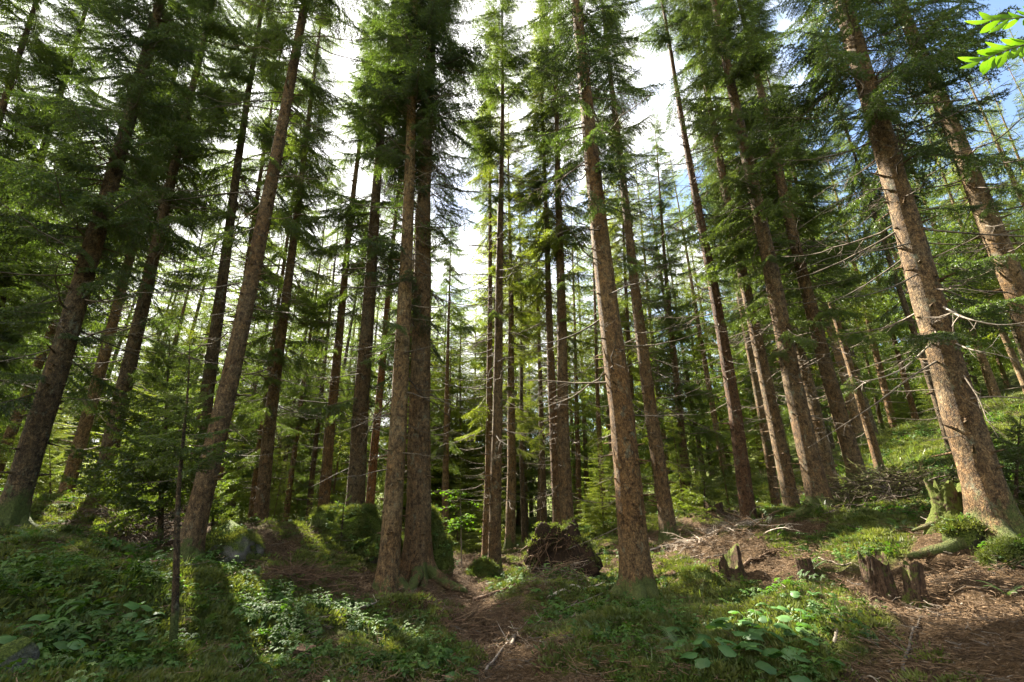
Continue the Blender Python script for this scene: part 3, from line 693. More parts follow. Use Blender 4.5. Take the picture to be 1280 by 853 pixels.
def in_shaft(p, size):
    d = np.asarray(p, float)[None] - SHAFTS[:, :3]; t = d @ TS
    q = np.linalg.norm(d - t[:, None] * TS[None], axis=1)
    return bool(((t > .7 + SHAFTS[:, 3] * .8) & (q < SHAFTS[:, 3] + size)).any())

SPR = 'spruce trees of the forest'
n_obj = 0; sh_n = 0
for ti, T in enumerate(TREES):
    u, v, u2, v2, wpx, Y, H, lv, nl, ndd, bt, ntint, label, roots = T
    nl = nl * (1.45 if u < 300 else 1.35); ndd = ndd * 1.7
    P0 = pt(u, v, Y); P1 = pt(u2, v2, Y)
    P0.z = hz(P0.x, P0.y)
    d = (P1 - P0).normalized()
    xx = (u - 640) / F
    dia = .84 * wpx * Y / F / math.sqrt(1 + xx * xx)
    e = empty('spruce_tree', P0, rot_to(d))
    tag(e, label, 'tree', SPR)
    near = Y < 16
    tr = link('trunk', trunk_mesh(400 + ti, dia / 2 * 1.04, H, 1.0 if Y < 12 else .7, 26 if Y < 10 else 18, True, 6 if roots else (4 if Y < 10.5 else 0), M_BARKM if roots or ti in (0, 3, 4) else M_BARK, 190 if near else 90, 14), e)
    tr.color = c4(bt)
    zl = CAMZ + Y * ((SP + (-(lv - 426.5) / F) * CP) / (CP - (-(lv - 426.5) / F) * SP)) - P0.z      # height above foot where boughs begin
    ztop = CAMZ + Y * 1.52 * 1.08 - P0.z
    hb = max(1.5, zl); ht = min(H * .93, max(ztop, hb + 2.0))
    rr_ = random.Random(ti * 13 + 5)
    fat = 1.0
    def rad_at(h): return dia / 2 * (1 - h / H)
    h = hb * .42
    while h < ht:
        k = (h - hb) / max(1, H - hb)
        dens = nl * (0.30 + .70 * min(1, max(0, (h - hb * .75)) / 4.0))
        h += 1.0 / dens * rr_.uniform(.5, 1.5)
        phi = rr_.uniform(0, 6.283)
        lsc = (.92 * (1 - max(0, k)) ** .8 + .12) * (.7 if h < hb else 1) * rr_.uniform(.55, 1.15) * fat * (1.0 if Y > 9 else .9)
        m = rr_.choice(LIVE if lsc > .45 else LIVE_S)
        if lsc <= .45: lsc *= 1.7
        lb = lsc * (2.0 if m in LIVE else 1.1)
        if any(in_shaft(P0 + e.rotation_quaternion @ Vector((math.cos(phi) * lb * f_, math.sin(phi) * lb * f_, h - .1 * lb)), lb * .16) for f_ in (.35, .7)): continue
        b = link('branch', m, e, (math.cos(phi) * rad_at(h) * .7, math.sin(phi) * rad_at(h) * .7, h),
                 (rr_.uniform(-.25, .25), R(rr_.uniform(2, 26) - 22 * k), phi), lsc)
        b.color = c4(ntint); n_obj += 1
    if ht < H - 1.0:
        m = rr_.choice(TOPS); cl_ = H - ht
        rsc = (1.0 if Y > 15 else .6) * (cl_ / max(cl_, (H - hb))) ** .5
        if any(in_shaft(P0 + e.rotation_quaternion @ Vector((0, 0, ht + cl_ * f_)), rsc * (1 - f_) * .8) for f_ in (0, .2, .4, .6)): rsc *= .45; sh_n += 1
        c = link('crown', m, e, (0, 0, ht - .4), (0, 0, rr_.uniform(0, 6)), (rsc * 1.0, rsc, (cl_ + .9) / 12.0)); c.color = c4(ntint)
    # dead lower branches, thin and forked
    h = rr_.uniform(.8, 1.8)
    hend = min(hb + 2.5, ht)
    while h < hend:
        h += 1.0 / ndd * rr_.uniform(.4, 1.6) * (1.6 if h < 2.5 else 1)
        phi = rr_.uniform(0, 6.283)
        sc = rr_.uniform(.35, 1.25) * (.7 if h < 3 else 1)
        link('dead_branch', rr_.choice(DEAD), e, (math.cos(phi) * rad_at(h) * .8, math.sin(phi) * rad_at(h) * .8, h),
             (rr_.uniform(-.6, .6), R(rr_.uniform(-8, 24)), phi), sc); n_obj += 1
print('branch objects', n_obj)

# ------------------------------------------------------------------ trees further back
FT = [trunk_mesh(700 + k, .17, 22, .6, 10, False) for k in range(3)]
def far_tree(x, y, H, tint, bark, label, group, rsc, cb=.25):
    z = hz(x, y)
    q = rot_to((rnd.uniform(-.03, .03), rnd.uniform(-.03, .03), 1))
    e = empty('young_spruce' if 'young' in label else 'spruce_tree', (x, y, z), q)
    tag(e, label, 'tree', group)
    FAR.append((e, x, y, z, tint, 'young' in label, H))
    s = H / 22
    t = link('trunk', rnd.choice(FT), e, (0, 0, 0), (0, 0, rnd.uniform(0, 6)), (s, s, s)); t.color = c4(bark)
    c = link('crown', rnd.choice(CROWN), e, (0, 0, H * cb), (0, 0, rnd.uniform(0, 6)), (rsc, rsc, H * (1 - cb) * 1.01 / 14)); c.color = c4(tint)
FAR = []
placed = [(pt(T[0], T[1], T[5]).x, T[5]) for T in TREES]
def ok(x, y, dmin):
    return all((x - a) ** 2 + (y - b) ** 2 > dmin * dmin for a, b in placed)
def try_far(n, fY, fu, Hr, group, label, tints, dmin=2.2, rs_=(0.8, 1.25), cb=(.15, .4), gap=True):
    got = 0
    for _ in range(n * 60):
        if got >= n: break
        Y = fY(); u = fu(); x = (u - 640) / F * Y / .9
        if not ok(x, Y, dmin): continue
        H = rnd.uniform(*Hr); z = hz(x, Y)
        uu, vv = project(np.array([x]), np.array([Y]), np.array([z + H]))
        if Y < 30 and any(in_shaft((x, Y, z + H * f_), rs_[1] * 1.2 * (1 - f_) ** .8 * (H / 22 if H < 10 else 1)) for f_ in np.linspace(cb[0] + .1, .95, 7)): continue
        if gap and u > 1030 and Y < 25: continue
        if gap and 535 < uu[0] < 598 and vv[0] < 300: continue
        if gap and 80 < uu[0] < 190 and vv[0] < 420 and rnd.random() < .8: continue
        placed.append((x, Y)); got += 1
        far_tree(x, Y, H, rnd.choice(tints), rnd.choice([G, RD, BR, PL]), label, group, rnd.uniform(*rs_), rnd.uniform(*cb))
    print(group, got)
try_far(88, lambda: rnd.uniform(16, 32), lambda: rnd.choice([rnd.uniform(-250, 1400), rnd.uniform(200, 1040), rnd.uniform(560, 1100)]), (23, 30), 'slim spruces in the middle distance', 'slim sunlit spruce in the middle distance behind the tall front trunks', [nM, nY, nM], rs_=(1.2, 1.8), cb=(.08, .30), dmin=1.9)
try_far(76, lambda: rnd.uniform(27, 48), lambda: rnd.choice([rnd.uniform(-60, 1150), rnd.uniform(600, 960), rnd.uniform(210, 530)]), (21, 28), 'far spruces closing the view', 'far spruce closing the view between the front trunks', [nM, nY], rs_=(1.4, 2.1), cb=(.02, .12))
try_far(16, lambda: rnd.uniform(26, 46), lambda: rnd.uniform(525, 620), (13, 24), 'spruces at the end of the path', 'spruce at the end of the path', [nM, nY], rs_=(1.5, 2.1), cb=(.02, .1), dmin=1.6)
try_far(50, lambda: rnd.uniform(27, 70), lambda: rnd.uniform(960, 1500), (15, 23), 'conifers on the far right hillside', 'green conifer on the wooded hillside behind the sunny slope', [nM, nY, nM], rs_=(1.1, 1.8), cb=(.02, .12))
try_far(55, lambda: rnd.uniform(13, 42), lambda: rnd.uniform(-100, 330), (3.5, 8.5), 'young conifers behind the left trunks', 'young conifer with pale green boughs behind the left trunks', [nM, nY], rs_=(.75, 1.1), cb=(.01, .05), dmin=1.3)
try_far(60, lambda: rnd.uniform(16, 34), lambda: rnd.uniform(330, 1120), (1.5, 6.5), 'young conifers on the forest floor far back', 'knee to head high young conifer on the forest floor far back', [nM, nY, nY], rs_=(.35, .7), cb=(.01, .05), dmin=1.2)
try_far(28, lambda: rnd.uniform(19, 45), lambda: rnd.uniform(-120, 420), (12, 20), 'spruces behind the left trunks', 'pale green spruce in the open wood behind the left trunks', [nM, nY], rs_=(.9, 1.4), cb=(.05, .25))
GAPS = [(-999, 'left edge'), (30, 'thick leftmost trunk'), (122, 'dark straight left trunk'), (245, 'leaning brown bole'), (325, 'small boulder trunk'), (446, 'dark mound trunk'), (505, 'front pair'), (618, 'central trunk'), (706, 'root plate pair'),
        (783, 'thick orange-brown trunk'), (832, 'tall leaning trunk'), (930, 'dark reddish trunk'), (985, 'root mound trunk'), (1030, 'stout trunk'), (1078, 'brush heap trunk'), (1235, 'massive right trunk'), (1290, 'right edge')]
ORD = 'nearest second third fourth fifth sixth seventh eighth ninth tenth eleventh twelfth thirteenth fourteenth fifteenth sixteenth seventeenth eighteenth nineteenth twentieth'.split()
ORD += ['twenty-' + o_ for o_ in ['first'] + ORD[1:9]] + ['thirtieth'] + ['thirty-' + o_ for o_ in ['first'] + ORD[1:9]] + ['fortieth'] + ['forty-' + o_ for o_ in ['first'] + ORD[1:9]]
buckets = {}
for f_ in FAR:
    e_, x_, y_, z_, tint_, yg, H_ = f_
    uu = project(np.array([x_]), np.array([y_]), np.array([z_ + 1.0]))[0][0]
    gi_ = max(k for k in range(len(GAPS)) if uu >= GAPS[k][0])
    buckets.setdefault((gi_, yg, tint_ == nY), []).append((math.hypot(x_, y_), f_))
for (gi_, yg, ly), lst in buckets.items():
    lst.sort(key=lambda q: q[0])
    for k, (_, f_) in enumerate(lst):
        kind_ = ('yellow-green' if ly else 'plain green') + (' young spruce' if yg else ' tall spruce')
        where = 'past the right edge trunks' if gi_ == len(GAPS) - 1 else 'between %s and %s' % (GAPS[gi_][1], GAPS[gi_ + 1][1])
        f_[0]['label'] = '%s, %s %s' % (kind_, 'nearest' if k == 0 else ORD[k] + ' nearest', where)
# the wood that closes the distance, one mass
rs = np.random.RandomState(5)
mbw = MB()
low = [crown_mb(900 + k, 14, 3.0, per_m=4, fine=.24) for k in range(3)]
for k in range(300):
    Y = rs.uniform(44, 92); x = rs.uniform(-1.5, 1.6) * Y
    z = hz(x, Y) - .5; H = rs.uniform(22, 31)
    u_, v_ = project(np.array([x]), np.array([Y]), np.array([z + H]))
    if 60 < u_[0] < 205 and v_[0] < 540: H *= .5
    if 530 < u_[0] < 602 and v_[0] < 310: H *= .8
    mbw.merge(low[k % 3], Matrix.Translation((x, Y, z)) @ Matrix.Rotation(rs.uniform(0, 6), 4, 'Z') @ Matrix.Diagonal((1.3, 1.3, H / 14, 1)))
o = link('distant_wood', mbw.mesh('distant_wood', [M_TWIG, M_NEEDLE])); o.color = (1.2, 1.25, 1.1, 1)
tag(o, 'dense far wood of conifers closing the view behind all the trunks', 'forest', kind='stuff')
print('wood tris', len(o.data.polygons))

# ------------------------------------------------------------------ ground cover
def scatter(name, protos, P, rz, sc, tilt, idx, label, cat, parent=None):
    """one object that sets a small plant or twig on every point"""
    col = bpy.data.collections.new(name + '_kinds')
    for k, m in enumerate(protos):
        col.objects.link(bpy.data.objects.new('%s_kind_%02d' % (name, k), m))
    n = len(P)
    me = bpy.data.meshes.new(name)
    me.vertices.add(n); me.vertices.foreach_set('co', np.asarray(P, np.float32).ravel())
    a = me.attributes.new('rot', 'FLOAT_VECTOR', 'POINT'); a.data.foreach_set('vector', np.stack([tilt[:, 0], tilt[:, 1], rz], 1).astype(np.float32).ravel())
    a = me.attributes.new('size', 'FLOAT', 'POINT'); a.data.foreach_set('value', sc.astype(np.float32))
    a = me.attributes.new('pick', 'INT', 'POINT'); a.data.foreach_set('value', idx.astype(np.int32))
    o = link(name, me, parent)
    g = bpy.data.node_groups.new(name, 'GeometryNodeTree')
    g.interface.new_socket('Geometry', in_out='INPUT', socket_type='NodeSocketGeometry')
    g.interface.new_socket('Geometry', in_out='OUTPUT', socket_type='NodeSocketGeometry')
    gi = g.nodes.new('NodeGroupInput'); go = g.nodes.new('NodeGroupOutput')
    ci = g.nodes.new('GeometryNodeCollectionInfo'); ci.inputs[0].default_value = col; ci.inputs['Separate Children'].default_value = True; ci.inputs['Reset Children'].default_value = True
    ip = g.nodes.new('GeometryNodeInstanceOnPoints'); ip.inputs['Pick Instance'].default_value = True
    def att(nm, ty):
        q = g.nodes.new('GeometryNodeInputNamedAttribute'); q.data_type = ty; q.inputs['Name'].default_value = nm; return q.outputs[0]
    g.links.new(gi.outputs[0], ip.inputs['Points']); g.links.new(ci.outputs[0], ip.inputs['Instance'])
    g.links.new(att('pick', 'INT'), ip.inputs['Instance Index']); g.links.new(att('rot', 'FLOAT_VECTOR'), ip.inputs['Rotation']); g.links.new(att('size', 'FLOAT'), ip.inputs['Scale'])
    g.links.new(ip.outputs[0], go.inputs[0])
    md = o.modifiers.new('scatter', 'NODES'); md.node_group = g
    if parent is None: tag(o, label, cat, kind='stuff')
    else: tag(o, kind='stuff')
    return o

def leaf(mb, base, d, up, l, wd, mat=0, droop=.2, fold=.15):
    """a folded, pointed leaf of four triangles"""
    d = nrm(np.asarray(d, float)); s = nrm(np.cross(d, up)); n = np.cross(s, d)
    b = np.asarray(base, float)
    m = b + d * l * .48 + n * 0
    V = [b, b + d * l * .42 + s * wd * .5 + n * fold * wd, b + d * l - n * droop * l, b + d * l * .42 - s * wd * .5 + n * fold * wd, m]
    mb.add(V, None, [[0, 1, 4], [1, 2, 4], [2, 3, 4], [3, 0, 4]], mat)

def herb(seed, kind):
    rs = np.random.RandomState(seed); mb = MB()
    if kind == 0:                                     # upright leafy herb
        for st in range(rs.randint(2, 4)):
            x, y = rs.normal(size=2) * .035; h = rs.uniform(.08, .19)
            top = np.array([x * 1.8, y * 1.8, h])
            tube(mb, [[x, y, -.02], top], [.0022, .0012], 3, cap=False)
            for lv_ in range(3):
                f = .45 + .27 * lv_; nn = 3 + rs.randint(0, 3); p0 = rs.uniform(0, 6)
                for q in range(nn):
                    a_ = p0 + q * 6.283 / nn; l = rs.uniform(.035, .06) * (1.15 - .25 * lv_)
                    leaf(mb, np.array([x, y, 0]) + (top - [x, y, 0]) * f, [math.cos(a_), math.sin(a_), rs.uniform(-.15, .35)], [0, 0, 1], l, l * .62, droop=rs.uniform(.1, .4))
    elif kind == 1:                                   # wood sorrel carpet
        for st in range(12):
            x, y = rs.normal(size=2) * .06; h = rs.uniform(.025, .06); p0 = rs.uniform(0, 6)
            for q in range(3):
                a_ = p0 + q * 2.094
                leaf(mb, [x, y, h], [math.cos(a_), math.sin(a_), rs.uniform(-.2, .1)], [0, 0, 1], rs.uniform(.022, .03), .028, droop=.25, fold=-.2)
    elif kind == 2:                                   # bramble or raspberry shoot
        x, y = 0, 0; h = rs.uniform(.12, .24); a0 = rs.uniform(0, 6); K = 5
        t = np.linspace(0, 1, K)
        P = np.stack([np.cos(a0) * .14 * t ** 2, np.sin(a0) * .14 * t ** 2, h * (t - .25 * t ** 3)], 1); P[0, 2] = -.02
        tube(mb, P, np.linspace(.003, .0015, K), 3, cap=False)
        for q in range(7):
            f = rs.uniform(.35, 1); P0 = P[min(K - 1, int(f * K))]; a_ = rs.uniform(0, 6.28)
            dd = np.array([math.cos(a_), math.sin(a_), rs.uniform(.0, .4)]); c_ = P0 + dd * .035
            for o_ in (-1.1, 0, 1.1):
                leaf(mb, c_, [math.cos(a_ + o_), math.sin(a_ + o_), -.05], [0, 0, 1], rs.uniform(.04, .06), .035, droop=.2)
    return mb
HERBS = [herb(k, 0).mesh('herb', [M_HERB]) for k in range(4)] + [herb(10 + k, 1).mesh('herb', [M_HERB]) for k in range(3)] + [herb(20 + k, 2).mesh('herb', [M_HERB]) for k in range(3)]
def moss_tuft(seed):
    rs = np.random.RandomState(seed); mb = MB(); n = 60
    p = rs.normal(size=(n, 2)) * .035; z = .03 * np.exp(-(p ** 2).sum(1) / .004)
    b = np.stack([p[:, 0], p[:, 1], z - .012], 1)
    d = nrm(np.stack([p[:, 0] * 12, p[:, 1] * 12, np.ones(n) * .9], 1) + rs.normal(size=(n, 3)) * .3)
    s = nrm(np.cross(d, rs.normal(size=(n, 3)))) * .005
    tip = b + d * rs.uniform(.014, .034, (n, 1))
    mb.add(np.stack([b - s, b + s, tip], 1).reshape(-1, 3), None, np.arange(3 * n).reshape(-1, 3))
    return mb
MOSS = [moss_tuft(50 + k).mesh('moss_tuft', [M_MOSSL]) for k in range(4)]
def litter(seed, n=22):
    rs = np.random.RandomState(seed); mb = MB()
    for k in range(n):
        p = np.append(rs.normal(size=2) * .09, rs.uniform(.0, .03)); a_ = rs.uniform(0, 6.28); l = rs.uniform(.015, .07) if rs.rand() < .93 else rs.uniform(.1, .22)
        d = np.array([math.cos(a_), math.sin(a_), rs.uniform(-.12, .25)]); r = rs.uniform(.0012, .0035)
        b_ = np.array([-d[1], d[0], 0]) * rs.uniform(-.25, .25)
        tube(mb, [p, p + d * l * .5 + b_ * l, p + d * l], [r, r * .8, r * .5], 3, cap=False)
    return mb
LITTER = [litter(60 + k).mesh('litter', [M_LITTER]) for k in range(5)] + [litter(70 + k, 7).mesh('litter', [M_DEADTWIG]) for k in range(2)]
def grass_tuft(seed):
    rs = np.random.RandomState(seed); mb = MB()
    for k in range(14):
        a_ = rs.uniform(0, 6.28); l = rs.uniform(.06, .17); lean = rs.uniform(.15, .9)
        x, y = rs.normal(size=2) * .02; s = np.array([-math.sin(a_), math.cos(a_), 0]) * .0028
        P = [np.array([x, y, -.01]) + np.array([math.cos(a_) * lean * l * t ** 1.7, math.sin(a_) * lean * l * t ** 1.7, l * t * (1 - .35 * lean * t)]) for t in (0, .55, 1)]
        mb.add([P[0] - s, P[0] + s, P[1] + s * .8, P[1] - s * .8, P[2]], [[0, 1, 2, 3]], [[3, 2, 4]])
    return mb
GRASS = [grass_tuft(80 + k).mesh('grass_tuft', [M_GRASS]) for k in range(4)]

rs = np.random.RandomState(11)
def spots(n, r0, r1, accept, power=1.0, half=54):
    r = r0 + (r1 - r0) * rs.uniform(size=n) ** power; th = R(half) * rs.uniform(-1, 1, n)
    x, y = r * np.sin(th), r * np.cos(th)
    z0 = smooth_h(x, y); g = green_at(x, y, z0)
    k = rs.uniform(size=n) < accept(g, x, y, r)
    x, y, r = x[k], y[k], r[k]
    return np.stack([x, y, height(x, y)], 1), r
def rnd_args(P, r, smin, smax, nk, grow=.035, t=.25):
    n = len(P)
    return rs.uniform(0, 6.283, n), rs.uniform(smin, smax, n) * (1 + grow * r), rs.normal(size=(n, 2)) * t, rs.randint(0, nk, n)
def clump(x, y, k=1.3, s=40): return np.clip(.5 + 1.1 * fbm(x * k, y * k, 0, s, 3), 0, 1)
P, r = spots(30000, 2.2, 24, lambda g, x, y, r: np.clip((g - .42) * 2.4, 0, 1) * clump(x, y), 1.0)
a_ = rnd_args(P, r, .45, 1.1, len(HERBS)); scatter('low_herbs', HERBS, P, *a_, 'low green herbs and wood sorrel covering the forest floor in front', 'herbs'); print('herbs', len(P))
P, r = spots(60000, 2.2, 26, lambda g, x, y, r: np.clip((g - .28) * 2.2, 0, 1) * (1.1 - .5 * clump(x, y)), 1.0)
a_ = rnd_args(P, r, .6, 1.7, len(MOSS), .05, .15); scatter('moss', MOSS, P, *a_, 'yellow green moss tufts between the herbs', 'moss'); print('moss', len(P))
P, r = spots(42000, 2.2, 26, lambda g, x, y, r: np.clip(1.0 - g, .03, 1) * (.35 + .65 * clump(x, y, 1.1, 90)), 1.0)
a_ = rnd_args(P, r, .7, 1.3, len(LITTER), .03, .2); scatter('fallen_twigs', LITTER, P, *a_, 'brown needle litter and small fallen twigs on the ground', 'twigs'); print('litter', len(P))
P, r = spots(16000, 3, 30, lambda g, x, y, r: np.clip((g - .45) * 2, 0, 1) * np.where((x > 5) & (y > 9), 1.0, .05) * clump(x, y, .8, 20), 1.0)
a_ = rnd_args(P, r, .6, 1.4, len(GRASS), .05, .15); scatter('grass', GRASS, P, *a_, 'short sunlit grass on the slope at the right', 'grass'); print('grass', len(P))

# ------------------------------------------------------------------ rocks
import bmesh
def boulder(u, v, Y, wd, ht, dp, seed, mat, label, sub=5, sink=.8, rz=0.0, tufts=0, name='boulder'):
    p = pt(u, v, Y); x, y = p.x, p.y; z = hz(x, y)
    bm = bmesh.new(); bmesh.ops.create_icosphere(bm, subdivisions=sub, radius=1.0)
    me = bpy.data.meshes.new(name); bm.to_mesh(me); bm.free()
    n = len(me.vertices); co = np.zeros(n * 3); me.vertices.foreach_get('co', co); co = co.reshape(-1, 3)
    dsp = 1 + .22 * fbm(co[:, 0] * 1.1 + seed, co[:, 1] * 1.1, co[:, 2] * 1.1, seed, 2) + .10 * np.abs(fbm(co[:, 0] * 3 + seed, co[:, 1] * 3, co[:, 2] * 3, seed + 4, 2)) + .03 * fbm(co[:, 0] * 9, co[:, 1] * 9, co[:, 2] * 9, seed + 8, 3)
    co = co * dsp[:, None]
    for k in range(16):                               # broken faces
        q = nrm(np.random.RandomState(seed * 7 + k).normal(size=3) + [0, 0, .2]); dd = co @ q; lim = .62 + .02 * k
        co = co - np.clip(dd - lim, 0, None)[:, None] * q * .85
    co = co * np.array([wd / 2, dp / 2, ht / (2 - sink)]); co[:, 2] += ht - ht / (2 - sink)
    me.vertices.foreach_set('co', co.astype(np.float32).ravel()); me.materials.append(mat)
    me.polygons.foreach_set('use_smooth', np.ones(len(me.polygons), bool)); me.update()
    if tufts:
        e = empty(name, (x, y, z)); e.rotation_euler = (0, 0, rz); tag(e, label, 'boulder')
        link('rock', me, e)
        nz = np.zeros(n * 3); me.vertices.foreach_get('normal', nz); nz = nz.reshape(-1, 3)
        cand = np.where((nz[:, 2] > -.15) & (fbm(co[:, 0] * 3, co[:, 1] * 3, co[:, 2] * 3, seed, 3) + .5 * nz[:, 2] > .1))[0]
        tufts *= 3; P = co[rs.choice(cand, tufts)] * .99
        a_ = list(rnd_args(P, np.zeros(tufts), .5, 1.25, 5, 0, .5)); a_[3] = np.where(rs.uniform(size=tufts) < .05, 4, a_[3] % 4)
        scatter('moss', MOSS + [HERBS[5]], P, *a_, None, None, e)
        return e
    o = link(name, me, None, (x, y, z), (0, 0, rz)); tag(o, label, 'boulder'); return o
boulder(440, 708, 10.7, 1.05, .92, 1.0, 3, M_MOSSROCK, 'tallest moss-covered rock of the mound under the dark spruce', tufts=420)
boulder(404, 700, 10.9, .8, .55, .8, 51, M_MOSSROCK, 'low mossy rock at the left end of the mound under the dark spruce', tufts=240)
boulder(476, 722, 10.2, .75, .55, .8, 52, M_MOSSROCK, 'mossy rock of the mound closest to the grey knobbly trunk', tufts=220)
boulder(524, 742, 10.5, .8, 1.18, 1.0, 8, M_MOSSROCK, 'dark upright mossy boulder pressed against the right trunk of the front pair', tufts=260)
boulder(550, 752, 10.2, .5, .75, .6, 53, M_MOSSROCK, 'smaller dark mossy rock at the path side of the upright boulder', tufts=120)
boulder(281, 712, 8.8, .98, .72, .9, 12, M_ROCK, 'rounded dark boulder with pale lichen and moss cap beside the leaning brown bole', tufts=260)
boulder(-6, 872, 3.4, .26, .26, .3, 15, M_ROCK, 'grey rock with moss poking from the herbs in the bottom left corner')
boulder(22, 808, 4.1, .16, .10, .16, 17, M_ROCK, 'small flat rock above the corner rock at the left')
boulder(1268, 728, 5.4, .40, .30, .4, 21, M_MOSSROCK, 'round mossy stone below the roots of the massive right spruce', tufts=120)
boulder(605, 738, 12.1, .68, .42, .6, 24, M_MOSSROCK, 'small mossy stone at the foot of the straight central spruce', tufts=120)
boulder(1212, 700, 6.1, .5, .26, .4, 27, M_MOSSROCK, 'low mossy hump left of the big roots on the right', tufts=150)
boulder(880, 742, 7.9, .5, .22, .4, 33, M_MOSSROCK, 'flat moss-clad stone among herbs left of the splintered stump', tufts=150)
boulder(995, 664, 12.2, 1.8, .34, 1.2, 36, M_MOSSROCK, 'low mossy root mound at the foot of the brown spruce', tufts=420)

# ------------------------------------------------------------------ stumps
def stump(u, v, Y, wd, ht, seed, label, jag=.25, mat=None, lean=0.0, cut=False):
    p = pt(u, v, Y); x, y = p.x, p.y; z = hz(x, y)
    q_ = np.random.RandomState(seed); mb = MB(); segs = 54
    th = np.linspace(0, 2 * np.pi, segs, endpoint=False); zs = np.concatenate([[-.25], np.linspace(0, 1, 22) * ht])
    top = ht * (1 - jag * np.clip(.5 + .55 * fbm(np.cos(th) * .8 + seed, np.sin(th) * .8, 0, seed, 2) + .22 * np.sign(fbm(np.cos(th) * 1.5, np.sin(th) * 1.5, 3, seed, 1)) + .035 * q_.normal(size=segs), 0, 1.2))
    R0 = wd / 2
    V = []
    for zz in zs:
        f = zz / ht
        zr = np.where(zz > 0, f * top, zz)
        rad = R0 * (1 + .55 * np.exp(-max(zz, -.1) / (.08 + .1 * wd)) * (.5 + .5 * np.cos(5 * th + seed)) + .10 * fbm(np.cos(th) * 2.5 + seed, np.sin(th) * 2.5, zz * 2.0, seed, 3) + .11 * fbm(np.cos(th) * 5, np.sin(th) * 5, zz * 3, seed, 3) + .05 * q_.normal(size=segs) * .6)
        V.append(np.stack([rad * np.cos(th), rad * np.sin(th), zr], 1))
    n = len(zs)
    for kk, (fr, dz) in enumerate([(.86, -.005), (.6, -.18 * ht * (0 if cut else 1)), (.25, -.30 * ht * (0 if cut else 1))]):
        r_ = V[n - 1][:, :2] * fr; V.append(np.column_stack([r_, top + dz + (.03 * wd * q_.normal(size=segs) if not cut else .002 * q_.normal(size=segs))]))
    A = np.concatenate(V); m_ = len(V)
    i, j = np.meshgrid(np.arange(n - 1), np.arange(segs), indexing='ij'); a = i * segs + j; b = i * segs + (j + 1) % segs
    body = MB(); body.add(A[:n * segs], np.stack([a, b, b + segs, a + segs], -1).reshape(-1, 4))
    i, j = np.meshgrid(np.arange(3), np.arange(segs), indexing='ij'); a = i * segs + j; b = i * segs + (j + 1) % segs
    topm = MB(); TV = np.vstack([A[(n - 1) * segs:], A[-segs:].mean(0)[None]]); c = len(TV) - 1
    topm.add(TV, np.stack([a, b, b + segs, a + segs], -1).reshape(-1, 4), [[3 * segs + k, 3 * segs + (k + 1) % segs, c] for k in range(segs)])
    e = empty('tree_stump', (x, y, z)); e.rotation_euler = (lean * .3, lean, q_.uniform(0, 6)); tag(e, label, 'stump')
    link('bark', body.mesh('bark', [mat or M_ROT], True), e)
    link('top', topm.mesh('top', [M_CUT if cut else (mat or M_ROT)], not cut), e)
    for k in range(4):
        ph = q_.uniform(0, 6.28); l = wd * q_.uniform(.7, 1.3); t = np.linspace(0, 1, 6)
        P = np.stack([(R0 * .6 + l * t) * math.cos(ph) - .1 * l * np.sin(t * 4) * math.sin(ph), (R0 * .6 + l * t) * math.sin(ph), .12 * ht * np.exp(-3 * t) + .02 - .12 * t], 1)
        rb = MB(); tube(rb, P, wd * .12 * (1 - t) ** .7 + .012, 7, lump=.08, rs=q_); link('root', rb.mesh('root', [M_BARKM], True), e)
    return e
stump(1112, 788, 5.3, .24, .58, 41, 'taller of two dark broken stumps side by side on the brown needle slope', .30, lean=-.05)
stump(1156, 796, 5.1, .17, .42, 42, 'shorter dark stump with a pale lit edge, right of the taller broken stump', .22, lean=-.22)
stump(1013, 738, 7.0, .19, .32, 43, 'small narrow stump among herbs, standing alone left of the two broken stumps', .2, lean=.05)
stump(916, 732, 8.2, .36, .55, 44, 'reddish splintered rotten stump in the middle of the twig-strewn slope', .75)
stump(190, 735, 6.6, .32, .20, 45, 'low flat cut stump at the top of the green bank, left of the black sapling', .05, cut=True)
stump(374, 848, 5.0, .20, .20, 46, 'small square-looking stump at the bottom edge in the herbs', .08, cut=True)
stump(896, 660, 16.5, .5, .5, 47, 'small dark stump on the sunlit rise left of the dark reddish spruce', .3)
stump(1204, 690, 6.5, .36, .62, 48, 'moss-draped old stump touching the roots of the massive right spruce', .5, mat=M_ROTMOSS)

# ------------------------------------------------------------------ upturned root plate
p = pt(697, 744, 9.5); z = hz(p.x, p.y)
e = empty('root_plate', (p.x, p.y, z - .12)); e.rotation_euler = (0, 0, R(-28)); tag(e, 'upturned dark root plate with earth and dangling roots in the middle of the picture', 'root plate')
q_ = np.random.RandomState(77); bm = bmesh.new(); bmesh.ops.create_icosphere(bm, subdivisions=5, radius=1.0); me = bpy.data.meshes.new('soil'); bm.to_mesh(me); bm.free()
n = len(me.vertices); co = np.zeros(n * 3); me.vertices.foreach_get('co', co); co = co.reshape(-1, 3)
co = co * (1 + .42 * fbm(co[:, 0] * 2, co[:, 1] * 2, co[:, 2] * 2, 5, 3) + .07 * fbm(co[:, 0] * 8, co[:, 1] * 8, co[:, 2] * 8, 6, 3))[:, None]
fr = co[:, 1] < 0
co[:, 1] = np.where(fr, co[:, 1] * .15 + .35 * np.exp(-(co[:, 0] ** 2 + co[:, 2] ** 2) * 2.5), co[:, 1])
co = co * np.array([.62, .55, .60]) + np.array([0, 0, .48])
me.vertices.foreach_set('co', co.astype(np.float32).ravel()); me.materials.append(M_EARTH); me.polygons.foreach_set('use_smooth', np.ones(len(me.polygons), bool)); me.update()
link('soil', me, e)
